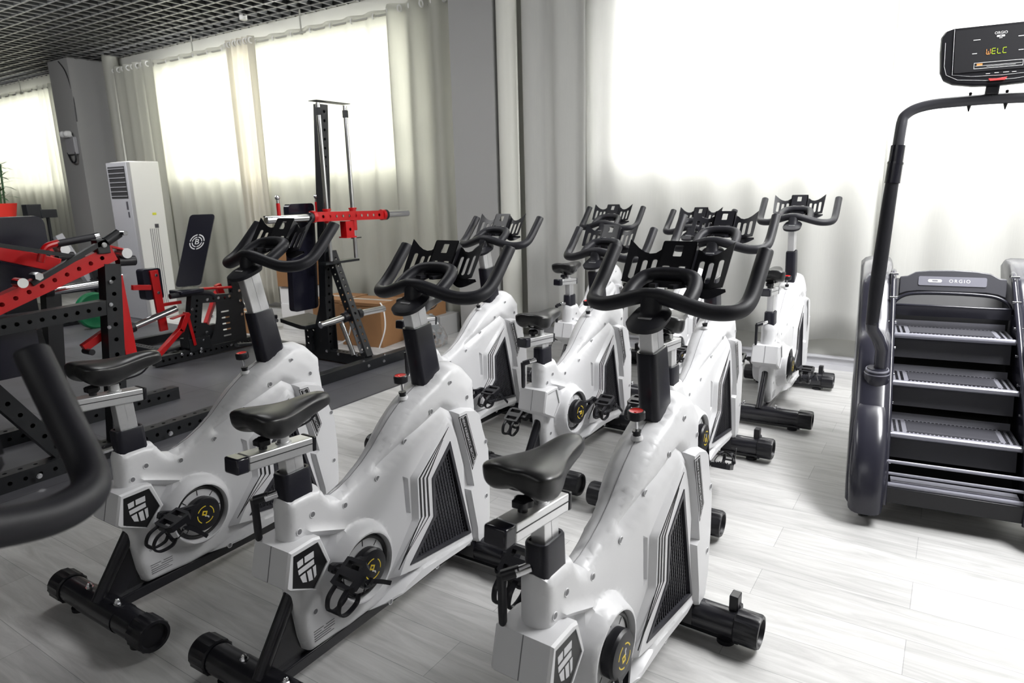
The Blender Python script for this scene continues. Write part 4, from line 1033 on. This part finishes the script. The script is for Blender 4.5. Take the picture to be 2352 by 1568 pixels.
# --- incline bench machine with red levers
def make_bench():
    t = empty('seated_leg_machine', 'black and red lever machine with a tall navy pad bearing a round white logo', 'weight machine', (-6.1, 3.8, 0))
    L = lambda x, y, z: (x + 6.1, y - 3.8, z)
    pbeam(mb := MB(), L(-6.02, 3.18, .065), L(-6.02, 4.45, .065), .08, .085, pitch=.06); mb.build('base_beam', POWDER, t, smooth=0)
    pbeam(mb := MB(), L(-7.0, 3.25, .065), L(-7.0, 4.45, .065), .08, .085, faces=''); mb.build('base_beam', POWDER, t, smooth=0)
    pbeam(mb := MB(), L(-7.0, 3.40, .065), L(-6.02, 3.40, .065), .08, .085, faces='u'); mb.build('cross_beam', POWDER, t, smooth=0)
    pbeam(mb := MB(), L(-6.02, 4.09, .10), L(-6.02, 4.09, .74), .07, .10, up=(0, 1, 0), faces='u', pitch=.06); mb.build('upright', POWDER, t, smooth=0)
    pbeam(mb := MB(), L(-6.02, 3.70, .57), L(-6.02, 4.06, .54), .075, .075, pitch=.06); mb.build('seat_beam', POWDER, t, smooth=0)
    # curved gusset plate
    P = [(3.62,.11)] + [(3.62 + .22*sin(radians(a)), .11 + .40*(1-cos(radians(a)))) for a in range(10, 90, 10)] + [(3.84,.53),(4.05,.52),(4.05,.11)]
    mb = MB()
    mb.plate([(y-3.8, z) for y, z in P][::-1], [rrect(.08, z, .17, z+.014, .006, 2) for z in (.17,.23,.29,.35,.41)], lambda a, b, q: Vector((.08 + q, a, b)), .035, .043)
    mb.build('gusset_plate', POWDER, t, smooth=0)
    # tall pad
    o0 = Vector(L(-6.05, 3.62, .70)); up = Vector((0, .235, .64)).normalized(); exx = Vector((.55, .80, 0)).normalized(); nn = exx.cross(up).normalized()
    fp_ = plane_fn(o0, exx, up, nn)
    mb = MB(); mb.prism(rrect(-.11, 0, .11, .70, .03), fp_, -.035, .035); pad = mb.build('back_pad', VINYL, t, bevel=.016, seg=3)
    mb = MB(); off = .0358
    for r0, r1 in ((.064,.056),(.044,.037)):
        for k in range(4):
            a0, a1 = 90*k+6, 90*k+84
            q = [(r0*cos(radians(a0+(a1-a0)*j/10)), .43+r0*1.15*sin(radians(a0+(a1-a0)*j/10))) for j in range(11)]; q2 = [(r1*cos(radians(a1-(a1-a0)*j/10)), .43+r1*1.15*sin(radians(a1-(a1-a0)*j/10))) for j in range(11)]
            mb.prism(q+q2, fp_, off, off+.001)
    text_mesh(mb, 'B', lambda a, b, q: fp_(a, b+.43, q+off), .075)
    lg = mb.build('pad_logo', PRINT, pad, smooth=0, recalc=False)
    # knee pad with red bracket
    mb = MB(); mb.prism(rrect(-.085, .62, .085, .90, .025), lambda a, b, q: Vector((-.05 + q, a - .48, b)), -.06, .05); mb.build('knee_pad', VINYL, t, bevel=.012, seg=3)
    mb = MB(); mb.bar(L(-6.09, 3.33, .885), L(-6.09, 3.35, .32), .028, .075, up=(0, 1, 0)); mb.bar(L(-6.09, 3.37, .56), L(-6.09, 3.55, .56), .03, .03); mb.build('red_upright', REDPC, t, bevel=.003)
    bolts('bolts', [L(-6.07, 3.34, .84), L(-6.07, 3.34, .68)], (1, 0, 0), t)
    pbeam(mb := MB(), L(-6.02, 3.55, .12), L(-6.02, 3.66, .62), .08, .12, up=(0, 1, 0), faces='s'); mb.build('front_post', POWDER, t, smooth=0)
    # bright red pedal lever
    mb = MB(); mb.bar(L(-5.96, 3.18, .125), L(-5.96, 3.44, .33), .055, .045); mb.bar(L(-5.96, 3.43, .31), L(-5.96, 3.52, .47), .055, .05, up=(0, 1, 0)); mb.bar(L(-5.96, 3.36, .44), L(-5.96, 3.53, .47), .055, .012); mb.bar(L(-5.96, 3.56, .15), L(-5.96, 3.52, .47), .012, .03, up=(0, 1, 0))
    mb.build('red_lever', REDPC, t, bevel=.004)
    mb = MB(); mb.bar(L(-6.1, 3.78, .30), L(-6.35, 4.10, .56), .04, .05); mb.bar(L(-6.2, 4.02, .66), L(-6.2, 4.10, .40), .05, .06, up=(0, 1, 0)); mb.build('red_link', REDPC, t, bevel=.003)
    MB().cyl(L(-6.0, 3.70, .67), L(-6.0, 4.05, .64), .013, 10).build('red_pull_rod', REDPC, t)
    mb = MB(); mb.tube(spline([L(-6.0, 3.40, .64), L(-6.0, 3.55, .64), L(-6.0, 3.70, .63), L(-6.0, 3.80, .61), L(-6.0, 3.84, .57)], 4), .026, 14); mb.build('roller_bar', GRIP, t)
    mb = MB(); mb.box(L(-6.05, 3.60, .66), (.20, .24, .04)); mb.build('seat_pad', VINYL, t, bevel=.01)
    horn('weight_horn', L(-5.95, 2.98, .425), L(-5.95, 3.42, .53), t, .030)
    mb = MB(); mb.bar(L(-6.05, 3.10, .76), L(-6.05, 3.26, .74), .04, .045); mb.build('chrome_slider', REDPC, t, bevel=.002)
    horn('weight_horn', L(-6.02, 4.12, .44), L(-6.02, 4.36, .42), t, .024)
    mb = MB(); mb.tube([L(-6.15, 3.30, .10), L(-6.15, 3.60, .12)], .03, 12); mb.box(L(-6.05, 3.62, .15), (.16, .22, .12)); mb.cyl(L(-6.14, 3.68, .22), L(-6.02, 3.68, .22), .12, 24); mb.build('pivot_block', POWDER, t, bevel=.003)
    bolts('bolts', [L(-5.98, y, .07) for y in (3.52, 3.62, 3.95, 4.05, 4.30)] + [L(-5.98, y, .56) for y in (3.75, 3.87, 3.99)] + [L(-5.97, 4.10, z) for z in (.70,.60,.50,.36)] + [L(-5.97, y, z) for y, z in ((3.66,.18),(3.70,.25),(3.78,.39))], (1, 0, 0), t)
    bolts('bolts', [L(-5.93, 3.40, .10), L(-5.93, 3.60, .11), L(-5.93, 3.56, .50)], (1, 0, 0), t)
    return t
make_bench()

# --- leg press sled, cut by the left edge
def make_press():
    t = empty('leg_press', 'large black sled machine with sloping red perforated rails cut off at the left edge', 'weight machine', (-4.2, 1.6, 0))
    L = lambda x, y, z: (x + 4.2, y - 1.6, z)
    pbeam(mb := MB(), L(-4.14, .70, .055), L(-4.20, 2.75, .055), .09, .095, pitch=.075, hr=.012, faces='su'); mb.build('base_beam', POWDER, t, smooth=0)
    pbeam(mb := MB(), L(-4.95, .70, .055), L(-4.95, 2.75, .055), .09, .095, faces='su', pitch=.075); mb.build('base_beam', POWDER, t, smooth=0)
    pbeam(mb := MB(), L(-4.95, 1.80, .055), L(-4.2, 1.80, .055), .09, .09, faces='u'); mb.build('cross_beam', POWDER, t, smooth=0)
    for X in (-4.14, -4.90):
        pbeam(mb := MB(), L(X, .9, .82), L(X, 2.03, 1.225), .075, .088, pitch=.07, hr=.012); mb.build('red_rail', REDPC, t, smooth=0)
        mb = MB(); mb.bar(L(X, 1.98, 1.275), L(X, 2.10, 1.235), .07, .012); mb.build('rail_cap', REDPC, t, bevel=.002)
        mb = MB(); mb.cyl(L(X-.045, 2.10, 1.215), L(X+.045, 2.10, 1.215), .030, 24); mb.build('roller_wheel', ALU, t)
        mb = MB(); mb.cyl(L(X, 2.06, 1.17), L(X, 2.16, 1.165), .03, 14); mb.build('rubber_stop', BLK, t)
    pbeam(mb := MB(), L(-4.14, .7, .87), L(-4.14, 1.96, .915), .08, .085, pitch=.06, hr=.012); mb.build('frame_beam', POWDER, t, smooth=0)
    pbeam(mb := MB(), L(-4.14, 1.90, .10), L(-4.14, 2.01, 1.16), .085, .09, up=(0, 1, 0), pitch=.09, hr=.013); mb.build('upright', POWDER, t, smooth=0)
    pbeam(mb := MB(), L(-4.90, 1.90, .10), L(-4.90, 2.01, 1.16), .085, .09, up=(0, 1, 0), faces=''); mb.build('upright', POWDER, t, smooth=0)
    pbeam(mb := MB(), L(-4.20, 1.62, .10), L(-4.20, 1.30, .62), .085, .09, up=(0, 1, 0), pitch=.09, hr=.013); mb.build('leg_strut', POWDER, t, smooth=0)
    pbeam(mb := MB(), L(-4.45, 1.74, .10), L(-4.55, 1.70, .78), .085, .09, up=(0, 1, 0), pitch=.09, faces='us'); mb.build('centre_post', POWDER, t, smooth=0)
    mb = MB(); mb.bar(L(-4.60, 1.2, 1.40), L(-4.60, 1.93, 1.14), .075, .085); mb.build('carriage_rail', REDPC, t, bevel=.003)
    # foot plate / pad
    mb = MB(); mb.prism(rrect(-.45, -.12, .38, .34, .05), lambda a, b, q: Vector((-.62 + q, a, b + 1.10)), -.03, .03); mb.build('back_pad', VINYL, t, bevel=.014, seg=3)
    mb = MB(); mb.prism(rrect(-.45, -.16, .0, .15, .02), lambda a, b, q: Vector((-.05 + q, a, b + .76)), -.12, .06); mb.build('seat_pad', VINYL, t, bevel=.012, seg=3)
    mb = MB(); mb.bar(L(-4.12, 1.0, 1.44), L(-4.12, 1.9, 1.20), .022, .022); mb.build('thin_rod', POWDER, t)
    mb = MB(); mb.bar(L(-4.10, 1.58, 1.10), L(-4.10, 2.0, 1.305), .03, .026); mb.tube([L(-4.10, 1.99, 1.29), L(-4.10, 2.07, 1.335)], .028, 14); mb.build('lever_arm', POWDER, t, smooth=40)
    mb = MB(); mb.cyl(L(-4.12, 2.08, 1.335), L(-4.04, 2.08, 1.335), .014, 12); mb.build('lever_bolt', CHROME, t)
    mb = MB(); mb.box(L(-4.12, 1.97, 1.265), (.07, .07, .08)); mb.build('pivot_bracket', POWDER, t, bevel=.004)
    bolts('bolts', [L(-4.08, 1.97, 1.275)], (1, 0, 0), t, .012)
    mb = MB(); mb.cyl(L(-4.12, 1.52, 1.115), L(-4.04, 1.52, 1.115), .026, 14); mb.cyl(L(-4.12, 1.60, 1.14), L(-4.04, 1.60, 1.14), .022, 6); mb.build('pivot_nut', CHROME, t)
    # red curved hand lever
    mb = MB(); mb.tube(spline([L(-4.35, 1.74, 1.19), L(-4.35, 1.76, 1.24), L(-4.35, 1.79, 1.275), L(-4.35, 1.85, 1.29)], 5), .020, 12); h_ = mb.build('hand_lever', REDPC, t)
    mb = MB(); mb.tube([L(-4.35, 1.84, 1.285), L(-4.35, 2.05, 1.31)], .021, 14); mb.build('lever_grip', GRIP, h_)
    mb = MB(); mb.tube([L(-4.35, 2.05, 1.31), L(-4.35, 2.075, 1.313)], .022, 14); mb.build('grip_end', CHROME, h_)
    # red side arm behind upright
    pbeam(mb := MB(), L(-4.22, 2.09, .48), L(-4.22, 2.07, 1.08), .05, .07, up=(0, 1, 0), faces=''); mb.build('red_side_arm', REDPC, t, smooth=0, bevel=.003)
    mb = MB(); mb.bar(L(-4.20, 1.82, .685), L(-4.20, 1.96, .755), .04, .045); mb.build('red_foot_link', REDPC, t, bevel=.003)
    mb = MB(); mb.cyl(L(-4.22, 1.835, .665), L(-4.13, 1.835, .665), .018, 14); mb.build('link_stop', BLK, t)
    horn('weight_horn', L(-4.60, 1.84, .99), L(-4.60, 2.16, 1.0), t, .024)
    bolts('bolts', [L(-4.075, y, .06) for y in (1.14, 1.44, 2.19, 2.42)], (1, 0, 0), t, .012)
    bolts('bolts', [L(-4.09, y, z) for y, z in ((1.96,.93),(1.93,.80),(1.98,1.06),(1.92,.60),(1.91,.42),(1.90,.25))], (1, 0, 0), t, .009)
    return t
make_press()

# --- small bench machine further back
def make_far():
    t = empty('small_press_machine', 'low black machine with boxy adjuster head far back by the left curtain', 'weight machine', (-9.2, 3.9, 0))
    L = lambda x, y, z: (x + 9.2, y - 3.9, z)
    pbeam(mb := MB(), L(-9.1, 3.35, .06), L(-9.1, 4.6, .06), .09, .09, pitch=.08); mb.build('base_beam', POWDER, t, smooth=0)
    pbeam(mb := MB(), L(-9.9, 3.9, .06), L(-9.1, 3.9, .06), .09, .09, faces='u'); mb.build('cross_beam', POWDER, t, smooth=0)
    pbeam(mb := MB(), L(-9.3, 3.78, .1), L(-9.42, 3.80, 1.38), .09, .09, up=(1, 0, 0), faces='us', pitch=.08); mb.build('upright', POWDER, t, smooth=0)
    mb = MB(); mb.box(L(-9.42, 3.78, 1.40), (.14, .16, .17)); mb.box(L(-9.40, 3.93, 1.37), (.12, .18, .10)); mb.build('adjuster_head', POWDER, t, bevel=.005)
    mb = MB(); mb.cyl(L(-9.40, 3.93, .75), L(-9.40, 3.93, 1.35), .02, 10); mb.cyl(L(-9.40, 3.93, .95), L(-9.40, 3.93, .99), .05, 12); mb.build('guide_rod', POWDER, t)
    pbeam(mb := MB(), L(-9.1, 4.35, .1), L(-9.35, 3.98, 1.1), .09, .09, up=(0, 1, 0), faces='us', pitch=.09); mb.build('diagonal_brace', ACG, t, smooth=0)
    mb = MB(); mb.box(L(-9.2, 4.0, .45), (.35, .55, .08)); mb.build('seat_pad', VINYL, t, bevel=.02)
    horn('weight_horn', L(-9.1, 4.38, .52), L(-9.1, 4.72, .55), t, .026)
    pbeam(mb := MB(), L(-9.1, 4.28, .1), L(-9.1, 4.22, .65), .08, .09, up=(0, 1, 0), faces='us', pitch=.09); mb.build('short_post', POWDER, t, smooth=0)
    return t
make_far()
pl = empty('weight_plate', 'green bumper plate standing among the black frames at left', 'weight plate', (-8.6, 3.93, .22))
mb = MB(); N = 40
mb.loft([[Vector((x, r*cos(2*pi*k/N), r*sin(2*pi*k/N))) for k in range(N)] for x, r in ((-.04,.05),(-.045,.10),(-.03,.14),(-.045,.20),(-.035,.22),(.035,.22),(.045,.20),(.03,.14),(.045,.10),(.04,.05))]); mb.build('disc', GREEN, pl, smooth=40)
MB().cyl((-.05, 0, 0), (.05, 0, 0), .03, 20).build('hub', CHROME, pl)

# ================================================================== AC, boxes, plant
t = empty('air_conditioner', 'white floor standing air conditioner cabinet with grey louvred front by the pier', 'air conditioner', (-8.72, 4.70, 0))
MB().box((0, .02, .985), (.46, .37, 1.97)).build('cabinet', ACW, t, bevel=.012)
mb = MB(); mb.box((0, -.185, .985), (.47, .05, 1.95)); fr = mb.build('front_panel', ACG, t, bevel=.008)
mb = MB(); mb.box((-.0, -.211, 1.72), (.38, .012, .38)); mb.build('outlet', DARKGAP, fr, smooth=0)
mb = MB()
for k in range(7): mb.bar((-.19, -.218, 1.555 + .055*k), (.19, -.218, 1.555 + .055*k), .016, .008)
mb.build('louvres', ACG, fr, smooth=0)
mb = MB(); mb.box((.14, -.211, 1.44), (.04, .004, .10)); mb.box((.15, -.211, 1.33), (.03, .004, .07)); mb.build('control_panel', STGREY, fr, smooth=0)
mb = MB()
for k in range(5): mb.bar((.2305, -.02 + .025*k, .15), (.2305, -.02 + .025*k, 1.15), .004, .006, up=(1, 0, 0))
mb.build('side_vent', STGREY, t, smooth=0)
MB().box((.231, .06, 1.33), (.002, .05, .03)).build('yellow_label', YLAB, t, smooth=0)
MB().box((.231, .07, 1.18), (.002, .05, .05)).build('warning_label', STGREY, t, smooth=0)

def carton(name, label, c, d, rz, m, group, cat='box', open_=False):
    t = empty(name, label, cat, (c[0], c[1], c[2]), rz, group)
    mb = MB(); mb.box((0, 0, d[2]/2), d); o = mb.build('carton', m, t, bevel=.004)
    if m is CARD:
        MB().box((0, 0, d[2]+.0008), (d[0]*.98, .05, .0016)).build('tape', ALU, t, smooth=0)
        MB().box((0, -d[1]/2-.003, d[2]-.015), (d[0], .004, .03)).build('flap', CARD, t, smooth=0); MB().box((0, d[1]/2+.003, d[2]-.015), (d[0], .004, .03)).build('flap', CARD, t, smooth=0)
    return t
G = 'boxes stacked near the window wall'
carton('cardboard_box', 'brown cardboard box on the floor just right of the tower upright', (-4.98, 4.95, 0), (.50, .42, .45), .15, CARD, G)
carton('cardboard_box', 'brown cardboard box partly hidden by the tower post, left of the other', (-5.53, 5.02, 0), (.40, .44, .44), .10, CARD, G)
carton('cardboard_box', 'large brown cardboard box at the back right of the pile', (-4.85, 5.45, 0), (.55, .40, .50), .05, CARD, G)
carton('foam_box', 'lower white foam box against the curtain', (-6.30, 5.15, .0), (.36, .34, .30), .1, FOAM, G)
carton('foam_box', 'upper white foam box under the brown box', (-6.32, 5.15, .30), (.34, .32, .20), .08, FOAM, G)
carton('cardboard_box', 'brown cardboard box on top of the white foam boxes', (-6.30, 5.15, .50), (.38, .36, .42), .12, CARD, G)
carton('cardboard_box', 'small brown cardboard box on the floor behind the lever machine', (-6.75, 4.72, 0), (.40, .30, .22), .2, CARD, G)
t = empty('plastic_bag', 'crumpled clear plastic bag beside the cardboard boxes', 'bag', (-4.35, 5.10, 0))
mb = MB(); rings = []
for j, (z, r) in enumerate(((0.0,.16),(.08,.19),(.16,.15),(.22,.09),(.26,.10),(.30,.04))):
    rings.append([Vector(((r + random.uniform(-.035,.035))*cos(2*pi*k/18), (r*.8 + random.uniform(-.03,.03))*sin(2*pi*k/18), z + random.uniform(0, .02))) for k in range(18)])
mb.loft(rings); mb.build('bag_film', PLB, t, smooth=0)
for lab, pts in (('pale strap looping down from the right cardboard box', [(-4.70,4.78,.46),(-4.62,4.74,.40),(-4.60,4.72,.22),(-4.66,4.68,.02)]), ('pale strap trailing on the floor by the tower base', [(-5.05,4.70,.22),(-5.05,4.64,.10),(-5.15,4.58,.03),(-5.35,4.55,.006)])):
    mb = MB(); mb.tube(spline(pts, 6), .004, 6, sx=1.8); tag(mb.build('packing_strap', FOAM), lab, 'strap', 'packing straps')
# plant on a stand at the far left
t = empty('potted_bamboo', 'lucky bamboo with green leaves in a red wrapped pot at the left edge', 'plant', (-11.05, 4.0, 0))
mb = MB(); mb.box((0, 0, .55), (.5, .4, 1.10)); mb.build('stand', POWDER, t, bevel=.01)
mb = MB(); mb.tube([(0,0,1.10),(0,0,1.30),(0,0,1.50)], [.19,.21,.25], 24); mb.build('pot_wrap', REDPOT, t, smooth=40)
mb = MB()
for k in range(9):
    a = 2*pi*k/9; r = .05 + .03*(k % 3); mb.tube([(r*cos(a), r*sin(a), 1.48), (r*cos(a)*1.2, r*sin(a)*1.2, 1.78 + .05*(k % 4)), (r*cos(a)*1.3, r*sin(a)*1.3, 1.95 + .04*(k % 3))], .013, 8)
mb.build('canes', LEAF, t)
mb = MB()
for k in range(70):
    a = random.uniform(0, 2*pi); z = random.uniform(1.50, 2.02); l = random.uniform(.18, .40); el = random.uniform(-.1, .9)
    d = Vector((cos(a)*cos(el), sin(a)*cos(el), sin(el))); sdv = Vector((-sin(a), cos(a), 0))
    p = Vector((.07*cos(a), .07*sin(a), z)); w = .02; dr = Vector((0, 0, -1))
    vs = [p, p + d*l*.35 + sdv*w + dr*.01, p + d*l*.35 - sdv*w + dr*.01, p + d*l*.7 + sdv*w*.7 + dr*.04, p + d*l*.7 - sdv*w*.7 + dr*.04, p + d*l + dr*.09]
    mb.add(vs, [(0, 1, 2), (1, 3, 4, 2), (3, 5, 4)])
tag(mb.build('leaves', LEAF, t, recalc=False), kind='stuff')

sp = MB(); sp.cyl((-7.45, 5.60, 3.59), (-7.45, 5.60, 3.68), 0.045, 16); spo = sp.build('ceiling_spotlight', ACW)
tag(spo, 'small white spotlight cylinder set in the dark ceiling grid', 'light')
